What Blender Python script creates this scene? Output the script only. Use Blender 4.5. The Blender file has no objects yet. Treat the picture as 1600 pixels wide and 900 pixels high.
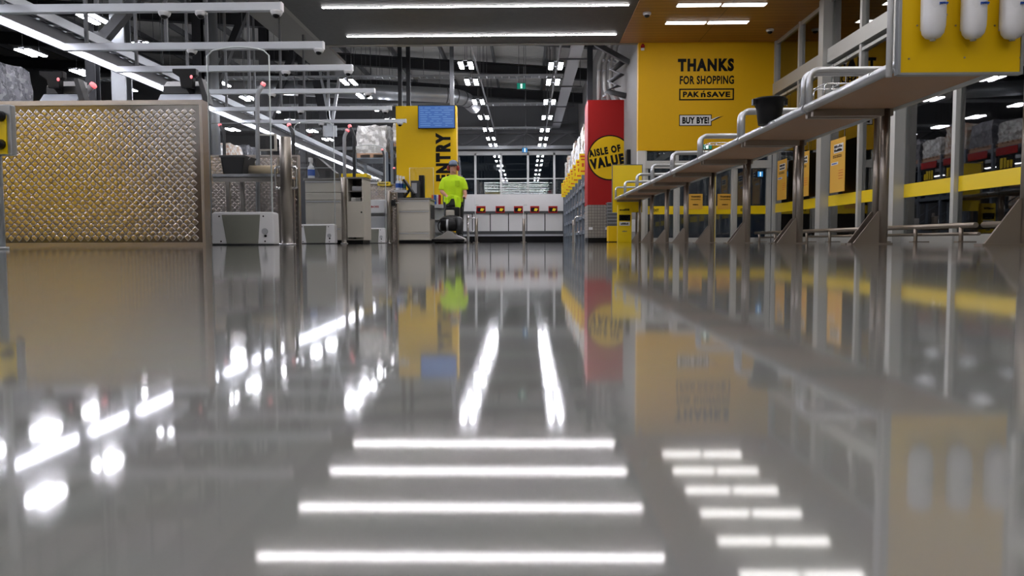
import bpy, math, random
from mathutils import Vector, Matrix
rnd = random.Random(7)
R = math.radians
scene = bpy.context.scene
COL = scene.collection

# ------------------------------------------------------------------ camera
F = 1200.0; CAMH = 0.027
PITCH = math.atan(72.5/F); YAW = math.atan(22/F); ROLL = R(-0.2)
MROT = Matrix.Rotation(YAW, 3, 'Z') @ Matrix.Rotation(math.pi/2-PITCH, 3, 'X') @ Matrix.Rotation(ROLL, 3, 'Z')
cd = bpy.data.cameras.new('camera'); cam = bpy.data.objects.new('camera', cd); COL.objects.link(cam)
cd.sensor_width = 36; cd.lens = F/1600*36; cd.clip_start = 0.005; cd.clip_end = 300
cam.matrix_world = Matrix.Translation((0, 0, CAMH)) @ MROT.to_4x4()
scene.camera = cam
CP = Vector((0, 0, CAMH))

# ------------------------------------------------------------------ world, exposure
w = bpy.data.worlds.new('night'); scene.world = w; w.use_nodes = True
w.node_tree.nodes['Background'].inputs[0].default_value = (0.012, 0.016, 0.026, 1)
w.node_tree.nodes['Background'].inputs[1].default_value = 0.35
vs = scene.view_settings
vs.view_transform = 'Standard'; vs.look = 'None'; vs.gamma = 1; vs.exposure = 0.4; vs.use_curve_mapping = False
L_STRIP, L_TIMBER, L_HALL, L_TRAY = 31.0, 9.5, 70.0, 24.0
cy = scene.cycles
cy.max_bounces = 8; cy.diffuse_bounces = 4; cy.glossy_bounces = 5; cy.transparent_max_bounces = 24
cy.sample_clamp_indirect = 5.0; cy.blur_glossy = 0.4
cy.caustics_reflective = False; cy.caustics_refractive = False

def P(px, py, X=None, Y=None, Z=None):
    d = MROT @ Vector(((px-800)/F, (450-py)/F, -1))
    if Y is not None: t = (Y-CP.y)/d.y
    elif X is not None: t = (X-CP.x)/d.x
    else: t = (Z-CP.z)/d.z
    return CP + d*t

# ------------------------------------------------------------------ materials
def lin(c):
    c = c/255
    return c/12.92 if c <= 0.04045 else ((c+0.055)/1.055)**2.4
def rgb(h): return (lin(int(h[0:2],16)), lin(int(h[2:4],16)), lin(int(h[4:6],16)), 1)
MATS = {}
def mat(name, hexc, rough=0.5, metal=0.0, noise=0.06, nscale=9.0, spec=0.5, bump=0.0, bscale=60, rvar=0.08, coat=0):
    if name in MATS: return MATS[name]
    m = bpy.data.materials.new(name); m.use_nodes = True
    nt = m.node_tree; N = nt.nodes; Lk = nt.links
    b = N['Principled BSDF']; c = rgb(hexc)
    tc = N.new('ShaderNodeTexCoord'); nz = N.new('ShaderNodeTexNoise')
    nz.inputs['Scale'].default_value = nscale; nz.inputs['Detail'].default_value = 3
    Lk.new(tc.outputs['Object'], nz.inputs['Vector'])
    mx = N.new('ShaderNodeMix'); mx.data_type = 'RGBA'
    mx.inputs[6].default_value = tuple(x*(1-noise) for x in c[:3])+(1,)
    mx.inputs[7].default_value = tuple(min(1, x*(1+noise)) for x in c[:3])+(1,)
    Lk.new(nz.outputs['Fac'], mx.inputs[0]); Lk.new(mx.outputs[2], b.inputs['Base Color'])
    mr = N.new('ShaderNodeMapRange')
    mr.inputs[3].default_value = max(0.02, rough-rvar); mr.inputs[4].default_value = min(1, rough+rvar)
    Lk.new(nz.outputs['Fac'], mr.inputs[0]); Lk.new(mr.outputs[0], b.inputs['Roughness'])
    b.inputs['Metallic'].default_value = metal
    b.inputs['Specular IOR Level'].default_value = spec
    if coat: b.inputs['Coat Weight'].default_value = coat
    if bump:
        n2 = N.new('ShaderNodeTexNoise'); n2.inputs['Scale'].default_value = bscale
        Lk.new(tc.outputs['Object'], n2.inputs['Vector'])
        bp = N.new('ShaderNodeBump'); bp.inputs['Strength'].default_value = bump; bp.inputs['Distance'].default_value = 0.01
        Lk.new(n2.outputs['Fac'], bp.inputs['Height']); Lk.new(bp.outputs[0], b.inputs['Normal'])
    MATS[name] = m
    return m
def emit(name, hexc, s, base=0.8):
    if name in MATS: return MATS[name]
    m = bpy.data.materials.new(name); m.use_nodes = True
    b = m.node_tree.nodes['Principled BSDF']
    b.inputs['Base Color'].default_value = (base, base, base, 1)
    b.inputs['Emission Color'].default_value = rgb(hexc); b.inputs['Emission Strength'].default_value = s
    MATS[name] = m
    return m
def glassmat(name, tint, refl=1.0, haze=0.0):
    m = bpy.data.materials.new(name); m.use_nodes = True
    nt = m.node_tree; N = nt.nodes; Lk = nt.links
    for n in list(N):
        if n.type != 'OUTPUT_MATERIAL': N.remove(n)
    out = [n for n in N if n.type == 'OUTPUT_MATERIAL'][0]
    tr = N.new('ShaderNodeBsdfTransparent'); tr.inputs[0].default_value = tint
    gl = N.new('ShaderNodeBsdfGlossy'); gl.inputs['Roughness'].default_value = 0.015
    fr = N.new('ShaderNodeFresnel'); fr.inputs['IOR'].default_value = 1.5
    mu = N.new('ShaderNodeMath'); mu.operation = 'MULTIPLY'; mu.inputs[1].default_value = refl; mu.use_clamp = True
    mx = N.new('ShaderNodeMixShader')
    Lk.new(fr.outputs[0], mu.inputs[0]); Lk.new(mu.outputs[0], mx.inputs[0])
    Lk.new(tr.outputs[0], mx.inputs[1]); Lk.new(gl.outputs[0], mx.inputs[2])
    if haze:
        df = N.new('ShaderNodeBsdfDiffuse'); df.inputs[0].default_value = (0.8, 0.8, 0.8, 1)
        m2 = N.new('ShaderNodeMixShader'); m2.inputs[0].default_value = haze
        Lk.new(mx.outputs[0], m2.inputs[1]); Lk.new(df.outputs[0], m2.inputs[2]); Lk.new(m2.outputs[0], out.inputs[0])
    else: Lk.new(mx.outputs[0], out.inputs[0])
    MATS[name] = m
    return m

def floor_mat():      # ground concrete
    m = bpy.data.materials.new('ground_concrete'); m.use_nodes = True
    nt = m.node_tree; N = nt.nodes; Lk = nt.links
    b = N['Principled BSDF']; b.inputs['Specular IOR Level'].default_value = 0; b.inputs['Roughness'].default_value = 1
    tc = N.new('ShaderNodeTexCoord')
    n1 = N.new('ShaderNodeTexNoise'); n1.inputs['Scale'].default_value = 3; n1.inputs['Detail'].default_value = 5
    n2 = N.new('ShaderNodeTexNoise'); n2.inputs['Scale'].default_value = 60; n2.inputs['Detail'].default_value = 3
    for n in (n1, n2): Lk.new(tc.outputs['Object'], n.inputs['Vector'])
    mx = N.new('ShaderNodeMix'); mx.data_type = 'RGBA'
    mx.inputs[6].default_value = rgb('b0b1ad'); mx.inputs[7].default_value = rgb('bdbeb9')
    Lk.new(n1.outputs['Fac'], mx.inputs[0])
    m2 = N.new('ShaderNodeMix'); m2.data_type = 'RGBA'; m2.blend_type = 'MULTIPLY'; m2.inputs[0].default_value = 0.1
    Lk.new(mx.outputs[2], m2.inputs[6]); Lk.new(n2.outputs['Color'], m2.inputs[7])
    Lk.new(m2.outputs[2], b.inputs['Base Color'])
    MATS['floor'] = m
    return m
def sealer_mat():     # clear polished sealer film on the concrete
    m = bpy.data.materials.new('clear_sealer'); m.use_nodes = True
    nt = m.node_tree; N = nt.nodes; Lk = nt.links
    for n in list(N):
        if n.type != 'OUTPUT_MATERIAL': N.remove(n)
    out = [n for n in N if n.type == 'OUTPUT_MATERIAL'][0]
    def lobe(r):
        g = N.new('ShaderNodeBsdfGlossy'); g.distribution = 'BECKMANN'; g.inputs['Roughness'].default_value = r; g.inputs[0].default_value = (1, 1, 1, 1); return g
    ga, gb = lobe(0.052), lobe(0.095)
    gm = N.new('ShaderNodeMixShader'); gm.inputs[0].default_value = 0.3
    Lk.new(ga.outputs[0], gm.inputs[1]); Lk.new(gb.outputs[0], gm.inputs[2])
    tr = N.new('ShaderNodeBsdfTransparent')
    fr = N.new('ShaderNodeFresnel'); fr.inputs['IOR'].default_value = 1.5
    ms = N.new('ShaderNodeMixShader'); Lk.new(fr.outputs[0], ms.inputs[0]); Lk.new(tr.outputs[0], ms.inputs[1]); Lk.new(gm.outputs[0], ms.inputs[2])
    Lk.new(ms.outputs[0], out.inputs[0])
    return m

def roof_mat():
    m = mat('roof_deck', 'b4b4b1', 0.5, 0.1)
    nt = m.node_tree; N = nt.nodes; Lk = nt.links; b = N['Principled BSDF']
    tc = N.new('ShaderNodeTexCoord'); wv = N.new('ShaderNodeTexWave'); wv.bands_direction = 'Y'
    wv.inputs['Scale'].default_value = 1.6
    Lk.new(tc.outputs['Object'], wv.inputs['Vector'])
    bp = N.new('ShaderNodeBump'); bp.inputs['Strength'].default_value = 0.6; bp.inputs['Distance'].default_value = 0.05
    Lk.new(wv.outputs['Fac'], bp.inputs['Height']); Lk.new(bp.outputs[0], b.inputs['Normal'])
    return m

def timber_mat():
    m = bpy.data.materials.new('timber_lining'); m.use_nodes = True
    nt = m.node_tree; N = nt.nodes; Lk = nt.links; b = N['Principled BSDF']
    tc = N.new('ShaderNodeTexCoord'); mp = N.new('ShaderNodeMapping'); Lk.new(tc.outputs['Object'], mp.inputs[0])
    br = N.new('ShaderNodeTexBrick'); br.inputs['Scale'].default_value = 1
    br.inputs['Brick Width'].default_value = 2.4; br.inputs['Row Height'].default_value = 0.2
    br.inputs['Mortar Size'].default_value = 0.008; br.offset = 0.0
    br.inputs['Color1'].default_value = rgb('b98548'); br.inputs['Color2'].default_value = rgb('ab773e'); br.inputs['Mortar'].default_value = rgb('6d4a26')
    Lk.new(mp.outputs[0], br.inputs['Vector'])
    mp2 = N.new('ShaderNodeMapping'); mp2.inputs['Scale'].default_value = (1.5, 30, 1); Lk.new(tc.outputs['Object'], mp2.inputs[0])
    nz = N.new('ShaderNodeTexNoise'); nz.inputs['Scale'].default_value = 2; nz.inputs['Detail'].default_value = 5; Lk.new(mp2.outputs[0], nz.inputs['Vector'])
    mx = N.new('ShaderNodeMix'); mx.data_type = 'RGBA'; mx.blend_type = 'MULTIPLY'; mx.inputs[0].default_value = 0.45
    cr = N.new('ShaderNodeValToRGB'); cr.color_ramp.elements[0].color = (.55, .5, .45, 1); cr.color_ramp.elements[1].color = (1, 1, 1, 1)
    Lk.new(nz.outputs['Fac'], cr.inputs[0])
    Lk.new(br.outputs['Color'], mx.inputs[6]); Lk.new(cr.outputs[0], mx.inputs[7]); Lk.new(mx.outputs[2], b.inputs['Base Color'])
    b.inputs['Roughness'].default_value = 0.45
    MATS['timber'] = m
    return m

def tile_mat():
    m = bpy.data.materials.new('grey_mosaic'); m.use_nodes = True
    nt = m.node_tree; N = nt.nodes; Lk = nt.links; b = N['Principled BSDF']
    tc = N.new('ShaderNodeTexCoord'); mp = N.new('ShaderNodeMapping'); mp.inputs['Rotation'].default_value = (R(90), 0, 0)
    Lk.new(tc.outputs['Object'], mp.inputs[0])
    br = N.new('ShaderNodeTexBrick'); br.inputs['Scale'].default_value = 1; br.offset = 0
    br.inputs['Brick Width'].default_value = 0.075; br.inputs['Row Height'].default_value = 0.075; br.inputs['Mortar Size'].default_value = 0.006
    br.inputs['Color1'].default_value = rgb('8e8880'); br.inputs['Color2'].default_value = rgb('847e77'); br.inputs['Mortar'].default_value = rgb('5a5651')
    Lk.new(mp.outputs[0], br.inputs['Vector']); Lk.new(br.outputs['Color'], b.inputs['Base Color'])
    b.inputs['Roughness'].default_value = 0.35
    MATS['tile'] = m
    return m

def wrap_mat(name, a, bcol, c):       # stretch-wrapped goods
    m = bpy.data.materials.new(name); m.use_nodes = True
    nt = m.node_tree; N = nt.nodes; Lk = nt.links; b = N['Principled BSDF']
    tc = N.new('ShaderNodeTexCoord'); vo = N.new('ShaderNodeTexVoronoi'); vo.distance = 'CHEBYCHEV'; vo.inputs['Scale'].default_value = 11
    Lk.new(tc.outputs['Object'], vo.inputs['Vector'])
    cr = N.new('ShaderNodeValToRGB'); cr.color_ramp.interpolation = 'CONSTANT'
    cr.color_ramp.elements[0].color = rgb(a); cr.color_ramp.elements[1].color = rgb(bcol); cr.color_ramp.elements[1].position = 0.4
    e = cr.color_ramp.elements.new(0.75); e.color = rgb(c)
    Lk.new(vo.outputs['Color'], cr.inputs[0]); Lk.new(cr.outputs[0], b.inputs['Base Color'])
    n2 = N.new('ShaderNodeTexNoise'); n2.inputs['Scale'].default_value = 14; n2.inputs['Distortion'].default_value = 2; Lk.new(tc.outputs['Object'], n2.inputs['Vector'])
    bp = N.new('ShaderNodeBump'); bp.inputs['Strength'].default_value = 0.45; bp.inputs['Distance'].default_value = 0.03
    Lk.new(n2.outputs['Fac'], bp.inputs['Height']); Lk.new(bp.outputs[0], b.inputs['Normal'])
    b.inputs['Roughness'].default_value = 0.18
    MATS[name] = m
    return m

M_floor = floor_mat(); M_roof = roof_mat(); M_timber = timber_mat(); M_tile = tile_mat()
M_wrapw = wrap_mat('wrapped_white', 'c9c9c6', 'a9a8a4', 'dcdcd8')
M_wrapb = wrap_mat('wrapped_brown', 'b9a48e', 'c9c3ba', 'a98876')
M_wrapd = wrap_mat('wrapped_dark', '4a4b50', '5d5d62', '77777a')
M_yel = mat('yellow_paint', 'e0b600', 0.5, noise=0.03, spec=.25)
M_yelwall = mat('yellow_wall_paint', 'dcab08', 0.55, noise=0.03, spec=.25)
M_yelgloss = mat('yellow_vinyl', 'eccb00', 0.35, noise=0.03)
M_red = mat('red_paint', '9a1614', 0.5, noise=0.03, spec=.2)
M_black = mat('black_paint', '08080a', 0.5, spec=.15)
M_blackp = mat('black_plastic', '0e0e10', 0.4, spec=.25)
M_dark = mat('dark_grey_plastic', '2e3033', 0.4)
M_soffit = mat('soffit_paint', '454644', 0.6, noise=0.03)
M_fascia = mat('fascia_paint', '8e8c86', 0.6, noise=0.03)
M_white = mat('white_paint', 'c9c8c6', 0.45, noise=0.03)
M_whitep = mat('white_plastic', 'dcdcde', 0.3, noise=0.02)
M_greyp = mat('grey_plastic', '77786f', 0.4)
M_lgrey = mat('light_grey_plastic', 'a5a7ab', 0.4)
M_cream = mat('cream_laminate', 'b9b4a9', 0.45, noise=0.03)
M_creamd = mat('worktop_edge', '6d6a66', 0.4)
M_steel = mat('brushed_steel', 'a39c94', 0.3, 1.0, noise=.03, nscale=6, rvar=.03)
M_chrome = mat('satin_chrome', 'd3d3d4', 0.22, 1.0)
M_galv = mat('galvanised_steel', 'a9adb0', 0.4, 0.85, nscale=14)
M_alu = mat('aluminium_frame', 'b9bab8', 0.42, 0.35, noise=0.03)
M_beamw = mat('powder_coated_rail', 'c3c7cc', 0.4, 0.2, noise=0.03)
M_dsteel = mat('dark_steel', '26272a', 0.5, 0.3)
M_msteel = mat('grey_steel', '5a5b5d', 0.5, 0.3)
M_bench = mat('bench_board', 'b38a69', 0.5, noise=0.1, nscale=4)
M_benchtop = mat('bench_laminate', '7c7a76', 0.4)
M_rail = mat('bench_aluminium', 'c6c8cb', 0.3, 0.8)
M_leg = mat('bench_leg_steel', '9d938a', 0.36, 0.92, noise=.03, nscale=6, rvar=.04)
M_rackblue = mat('rack_upright', '6d7680', 0.45, 0.4)
M_glass = glassmat('window_glass', (0.82, 0.87, 0.86, 1), 2.0)
M_clear = glassmat('clear_acrylic', (0.97, 0.98, 0.98, 1), 0.8, 0.02)
M_edge = mat('acrylic_edge', 'd5dcdc', 0.2)
M_screen = emit('blue_screen', '2a62b0', 0.6, .02)
M_scrline = emit('screen_text', '6f9fd8', 0.6, .02)
M_greenlit = emit('exit_green', '00806a', 0.7, .02)
M_whitelit = emit('exit_white', 'e8fff6', 0.9)
M_bluelit = emit('exit_blue', '2a86c8', 0.7, .02)
M_redlit = emit('red_lamp', 'ff4050', 0.9)
M_strip = emit('strip_diffuser', 'fbf7fa', L_STRIP)
M_tlamp = emit('panel_diffuser', 'fbf7f4', L_TIMBER)
M_hall = emit('hall_diffuser', 'f4f4ff', L_HALL)
M_tray = emit('tray_diffuser', 'f1f1ff', L_TRAY)
M_skin = mat('skin', 'cc9580', 0.5)
M_hivis = mat('hi_vis_cloth', 'c6ee18', 0.8, noise=0.08, nscale=14, bump=0.3, bscale=9)
M_trouser = mat('black_trousers', '16171b', 0.8)
M_cap = mat('grey_blue_cap', '7f8ba0', 0.8)
M_capd = mat('navy_cap', '20283c', 0.8)
M_muff = mat('red_earmuff', '9c2a26', 0.35)
M_hair = mat('brown_hair', '3a2a20', 0.8)
M_orange = mat('orange_print', 'c8500f', 0.5)
M_blue = mat('blue_print', '1d4fa6', 0.4)
M_teal = mat('teal_print', '2d8a8c', 0.4)
M_asph = mat('asphalt', '202122', 0.9)
M_bott = mat('bottle_plastic', 'd6dbe2', 0.2)
M_poster = mat('poster_paper', 'd8a63c', 0.6)

# ------------------------------------------------------------------ mesh helpers
ORIG = {}
class MB:
    def __init__(s): s.v = []; s.f = []; s.sm = []
    def face(s, idx, smooth=False): s.f.append(idx); s.sm.append(smooth)
    def box(s, x0, x1, y0, y1, z0, z1):
        x0, x1 = min(x0, x1), max(x0, x1); y0, y1 = min(y0, y1), max(y0, y1); z0, z1 = min(z0, z1), max(z0, z1)
        b = len(s.v)
        s.v += [Vector(p) for p in ((x0,y0,z0),(x1,y0,z0),(x1,y1,z0),(x0,y1,z0),(x0,y0,z1),(x1,y0,z1),(x1,y1,z1),(x0,y1,z1))]
        for q in ((0,3,2,1),(4,5,6,7),(0,1,5,4),(1,2,6,5),(2,3,7,6),(3,0,4,7)): s.face(tuple(b+i for i in q))
        return s
    def prism(s, poly, a0, a1, axis='y'):       # poly: 2D points; xz for y, yz for x, xy for z
        n = len(poly); b = len(s.v)
        def mk(p, a):
            return Vector((p[0], a, p[1])) if axis == 'y' else Vector((a, p[0], p[1])) if axis == 'x' else Vector((p[0], p[1], a))
        s.v += [mk(p, a0) for p in poly]+[mk(p, a1) for p in poly]
        s.face(tuple(b+i for i in range(n))); s.face(tuple(b+n+i for i in reversed(range(n))))
        for i in range(n): j = (i+1) % n; s.face((b+i, b+n+i, b+n+j, b+j))
        return s
    def tube(s, pts, r, seg=10, sx=1.0, up=None, cap=True):
        pts = [Vector(p) for p in pts]; n = len(pts); rr = r if isinstance(r, (list, tuple)) else [r]*n
        T = []
        for i in range(n):
            a = pts[max(0, i-1)]; c = pts[min(n-1, i+1)]; T.append((c-a).normalized())
        u = Vector(up) if up else (Vector((0,0,1)) if abs(T[0].z) < 0.9 else Vector((1,0,0)))
        b = len(s.v)
        for i in range(n):
            u = (u-T[i]*u.dot(T[i]))
            if u.length < 1e-6: u = T[i].orthogonal()
            u.normalize(); vv = T[i].cross(u)
            ri = rr[i]; ru, rv = (ri if isinstance(ri, (tuple, list)) else (ri*sx, ri))
            for k in range(seg):
                a = 2*math.pi*k/seg
                s.v.append(pts[i]+u*math.cos(a)*ru+vv*math.sin(a)*rv)
        for i in range(n-1):
            for k in range(seg):
                k2 = (k+1) % seg
                s.face((b+i*seg+k, b+i*seg+k2, b+(i+1)*seg+k2, b+(i+1)*seg+k), True)
        if cap:
            s.face(tuple(b+k for k in reversed(range(seg)))); s.face(tuple(b+(n-1)*seg+k for k in range(seg)))
        return s
    def bar(s, p, q, wx, wz):                    # rectangular bar from p to q
        p, q = Vector(p), Vector(q); d = (q-p).normalized()
        u = Vector((0,0,1)) if abs(d.z) < 0.95 else Vector((0,1,0))
        a = d.cross(u).normalized(); c = a.cross(d).normalized(); b = len(s.v)
        for e in (p, q):
            for i, j in ((-1,-1),(1,-1),(1,1),(-1,1)): s.v.append(e+a*i*wx/2+c*j*wz/2)
        for qd in ((0,3,2,1),(4,5,6,7),(0,1,5,4),(1,2,6,5),(2,3,7,6),(3,0,4,7)): s.face(tuple(b+i for i in qd))
        return s
    def ell(s, c, rx, ry, rz, nu=14, nv=9):
        c = Vector(c); b = len(s.v)
        s.v.append(c+Vector((0,0,rz)))
        for i in range(1, nv):
            th = math.pi*i/nv
            for k in range(nu):
                a = 2*math.pi*k/nu
                s.v.append(c+Vector((rx*math.sin(th)*math.cos(a), ry*math.sin(th)*math.sin(a), rz*math.cos(th))))
        s.v.append(c-Vector((0,0,rz))); e = len(s.v)-1
        for k in range(nu): s.face((b, b+1+k, b+1+(k+1) % nu), True)
        for i in range(nv-2):
            for k in range(nu):
                k2 = (k+1) % nu; o = b+1+i*nu
                s.face((o+k, o+nu+k, o+nu+k2, o+k2), True)
        o = b+1+(nv-2)*nu
        for k in range(nu): s.face((o+k, e, o+(k+1) % nu), True)
        return s
    def build(s, name, m, parent=None, bevel=0, remesh=0, smooth_it=0):
        if parent is None:
            xs = [p.x for p in s.v]; ys = [p.y for p in s.v]; zs = [p.z for p in s.v]
            o0 = Vector(((min(xs)+max(xs))/2, (min(ys)+max(ys))/2, min(zs)))
        else: o0 = ORIG[parent.name]
        me = bpy.data.meshes.new(name); me.from_pydata([tuple(p-o0) for p in s.v], [], s.f)
        me.polygons.foreach_set('use_smooth', s.sm); me.update()
        me.materials.append(m)
        o = bpy.data.objects.new(name, me); COL.objects.link(o)
        if parent is None: o.location = o0
        else: o.parent = parent
        ORIG[o.name] = o0
        if bevel:
            md = o.modifiers.new('bevel', 'BEVEL'); md.width = bevel; md.segments = 2; md.limit_method = 'ANGLE'
        if remesh:
            md = o.modifiers.new('remesh', 'REMESH'); md.mode = 'VOXEL'; md.voxel_size = remesh; md.use_smooth_shade = True
            if smooth_it:
                md = o.modifiers.new('smooth', 'SMOOTH'); md.iterations = smooth_it; md.factor = 0.5
        return o
def rbend(pts, rad, n=5):                        # round the corners of a path
    pts = [Vector(p) for p in pts]; out = [pts[0]]
    for i in range(1, len(pts)-1):
        a, b, c = pts[i-1], pts[i], pts[i+1]
        r = min(rad, (a-b).length*.49, (c-b).length*.49)
        p, q = b+(a-b).normalized()*r, b+(c-b).normalized()*r
        for k in range(n+1):
            t = k/n; out.append(p*(1-t)**2+b*2*t*(1-t)+q*t*t)
    out.append(pts[-1]); return out
def tag(o, label, cat, group=None):
    o['label'] = label; o['category'] = cat
    if group: o['group'] = group
    return o
def thing(name, label, cat, loc, group=None):
    o = bpy.data.objects.new(name, None); o.empty_display_size = 0.1; COL.objects.link(o)
    o.location = loc; ORIG[o.name] = Vector(loc)
    return tag(o, label, cat, group)
def st(o): o['kind'] = 'structure'; return o
def copy_tree(o, loc, label=None, parent=None):
    c = o.copy(); COL.objects.link(c)
    if parent is None:
        c.location = loc
        if label: c['label'] = label
    else: c.parent = parent
    for ch in o.children: copy_tree(ch, None, None, c)
    return c
def rect(px0, py0, px1, py1, Y):                 # pixel rectangle on the plane Y -> x0, x1, z0, z1
    a = P(px0, py1, Y=Y); b = P(px1, py0, Y=Y)
    return a.x, b.x, max(a.z, 0.0), b.z
def fbox(mb, px0, py0, px1, py1, Y, dep, floor=False):
    x0, x1, z0, z1 = rect(px0, py0, px1, py1, Y)
    return mb.box(x0, x1, Y, Y+dep, 0 if floor else z0, z1)
_tc = [0]
def text(name, body, m, parent, centre, wd, ht, u=(1,0,0), v=(0,0,1), bold=0.02, shear=0, depth=0.004, space=1.0):
    cu = bpy.data.curves.new('t', 'FONT'); cu.body = body; cu.offset = bold; cu.shear = shear; cu.resolution_u = 3; cu.space_character = space
    to = bpy.data.objects.new('t', cu); COL.objects.link(to)
    dg = bpy.context.evaluated_depsgraph_get(); me0 = bpy.data.meshes.new_from_object(to.evaluated_get(dg))
    bpy.data.objects.remove(to); bpy.data.curves.remove(cu)
    vs_ = [x.co.copy() for x in me0.vertices]; fs = [tuple(p.vertices) for p in me0.polygons]; bpy.data.meshes.remove(me0)
    x0 = min(p.x for p in vs_); x1 = max(p.x for p in vs_); y0 = min(p.y for p in vs_); y1 = max(p.y for p in vs_)
    u, v, c = Vector(u), Vector(v), Vector(centre); nrm = u.cross(v)
    b = MB(); n = len(vs_)
    base = [c+u*((p.x-x0)/(x1-x0)-.5)*wd+v*((p.y-y0)/(y1-y0)-.5)*ht for p in vs_]
    b.v = [p+nrm*depth for p in base]+base
    edges = {}
    for f in fs:
        b.face(f)
        for i in range(len(f)):
            e = (f[i], f[(i+1) % len(f)]); edges[e] = 1
    for (i, j) in edges:
        if (j, i) not in edges: b.face((j, i, i+n, j+n))
    return b.build(name, m, parent)
def marks(name, m, parent, centre, wd, ht, n=6, u=(1,0,0), v=(0,0,1), depth=.004, seed=1):   # a line of print too small to read
    u, v, c = Vector(u), Vector(v), Vector(centre); nr = u.cross(v); b = MB(); rr = random.Random(seed*31+n)
    for i in range(n):
        a0 = -.5+i/n; a1 = a0+(.62+.26*rr.random())/n; h0 = -.5; h1 = .5-(.3 if rr.random() < .35 else 0)
        base = len(b.v)
        for d in (0, depth):
            for (p, q) in ((a0, h0), (a1, h0), (a1, h1), (a0, h1)): b.v.append(c+u*p*wd+v*q*ht+nr*d)
        for q in ((3,2,1,0),(4,5,6,7),(0,1,5,4),(1,2,6,5),(2,3,7,6),(3,0,4,7)): b.face(tuple(base+i_ for i_ in q))
    return b.build(name, m, parent)
ORD = ['nearest', 'second', 'third', 'fourth', 'fifth', 'sixth', 'seventh', 'eighth', 'ninth', 'tenth', 'eleventh', 'twelfth', 'thirteenth', 'fourteenth', 'fifteenth', 'sixteenth', 'seventeenth', 'eighteenth', 'nineteenth', 'twentieth', 'twenty-first']

# ================================================================== SETTING
H = 4.47                    # entrance ceilings
YD = 17.5                   # yellow exit wall
XG = 5.6                    # glass wall
st(MB().box(-26, XG+.1, -6, 38, -0.3, 0).build('floor', M_floor))
b = MB(); b.v = [Vector(p) for p in ((-26,-6,.0005),(XG,-6,.0005),(XG,37.5,.0005),(-26,37.5,.0005))]; b.face((0,1,2,3)); st(b.build('floor_sealer', sealer_mat()))
st(MB().box(XG+.1, 40, -6, 60, -0.3, -0.02).build('ground', M_asph))
st(MB().box(-26, XG+.1, 38, 60, -0.3, -0.02).build('ground', M_asph))
# roof deck, slightly falling to the right
def roofz(x): return 7.3-0.07*(x+5)
b = MB(); b.v = [Vector(p) for p in ((-26,-6,roofz(-26)),(XG+.1,-6,roofz(XG)),(XG+.1,38,roofz(XG)),(-26,38,roofz(-26)))]
b.v += [p+Vector((0,0,.15)) for p in b.v]
for q in ((0,1,2,3),(7,6,5,4),(0,4,5,1),(1,5,6,2),(2,6,7,3),(3,7,4,0)): b.face(q)
st(b.build('ceiling', M_roof))
for yb in (11.0, 15.4, 20.2, 25.0, 29.8, 34.6):
    b = MB()
    xr = 2.5 if yb < YD+.5 else XG
    xr = -4.8 if yb < YD+.5 else XG
    for (dz0, dz1, wdt) in ((-.62, -.58, .26), (-.58, -.24, .05), (-.24, -.2, .26)):
        x0, x1 = -25.9, xr
        base = len(b.v)
        for x in (x0, x1):
            for (yy, dz) in ((-wdt/2, dz0), (wdt/2, dz0), (wdt/2, dz1), (-wdt/2, dz1)): b.v.append(Vector((x, yb+yy, roofz(x)+dz)))
        for q in ((0,1,2,3),(7,6,5,4),(0,4,5,1),(1,5,6,2),(2,6,7,3),(3,7,4,0)): b.face(tuple(base+i for i in q))
    st(b.build('roof_beam', M_dsteel))
for i, x in enumerate([-24+1.9*k for k in range(16)]):
    y0 = -5.9 if x < -4.8 else 18.2
    st(MB().box(x-.04, x+.04, y0, 37.9, roofz(x)-.2, roofz(x)+.01).build('roof_purlin', M_msteel))
for (pa, pb, m_) in ((205, 209, M_msteel), (228, 233, M_galv)):
    st(MB().box(-20, 2.4, 36.6, 36.8, P(800, pb, Y=36.7).z, P(800, pa, Y=36.7).z).build('roof_girder', m_))
for k in range(7):
    x = -11+2*k; st(MB().bar((x, 36.75, P(800, 228, Y=36.7).z), (x+1, 36.75, P(800, 207, Y=36.7).z), .1, .1).build('roof_strut', M_msteel))
    st(MB().bar((x+1, 36.75, P(800, 207, Y=36.7).z), (x+2, 36.75, P(800, 228, Y=36.7).z), .1, .1).build('roof_strut', M_msteel))
# entrance soffit, timber ceiling, fascia
SL = P(507, 70, Z=H).x; SE = P(700, 69, Z=H).y
TL = P(970, 62, Z=H).x
st(MB().box(SL, TL, -6, SE, H, H+.12).build('ceiling_soffit', M_soffit))
st(MB().box(SL-1.0, SL-.1, -6, 20, H+.12, H+.2).build('ceiling_edge_strip', mat('edge_strip_paint', '7d7c78', .6, noise=.03)))
b = MB(); b.box(SL, 2.56, SE, SE+.12, H-.02, H+.28); b.box(SL-.1, SL, -6, SE+.12, H, H+.28)
st(b.build('trim_fascia', M_fascia))
st(MB().box(TL, XG, -6, YD+.02, H-.02, H+.1).build('ceiling_timber', M_timber))
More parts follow.
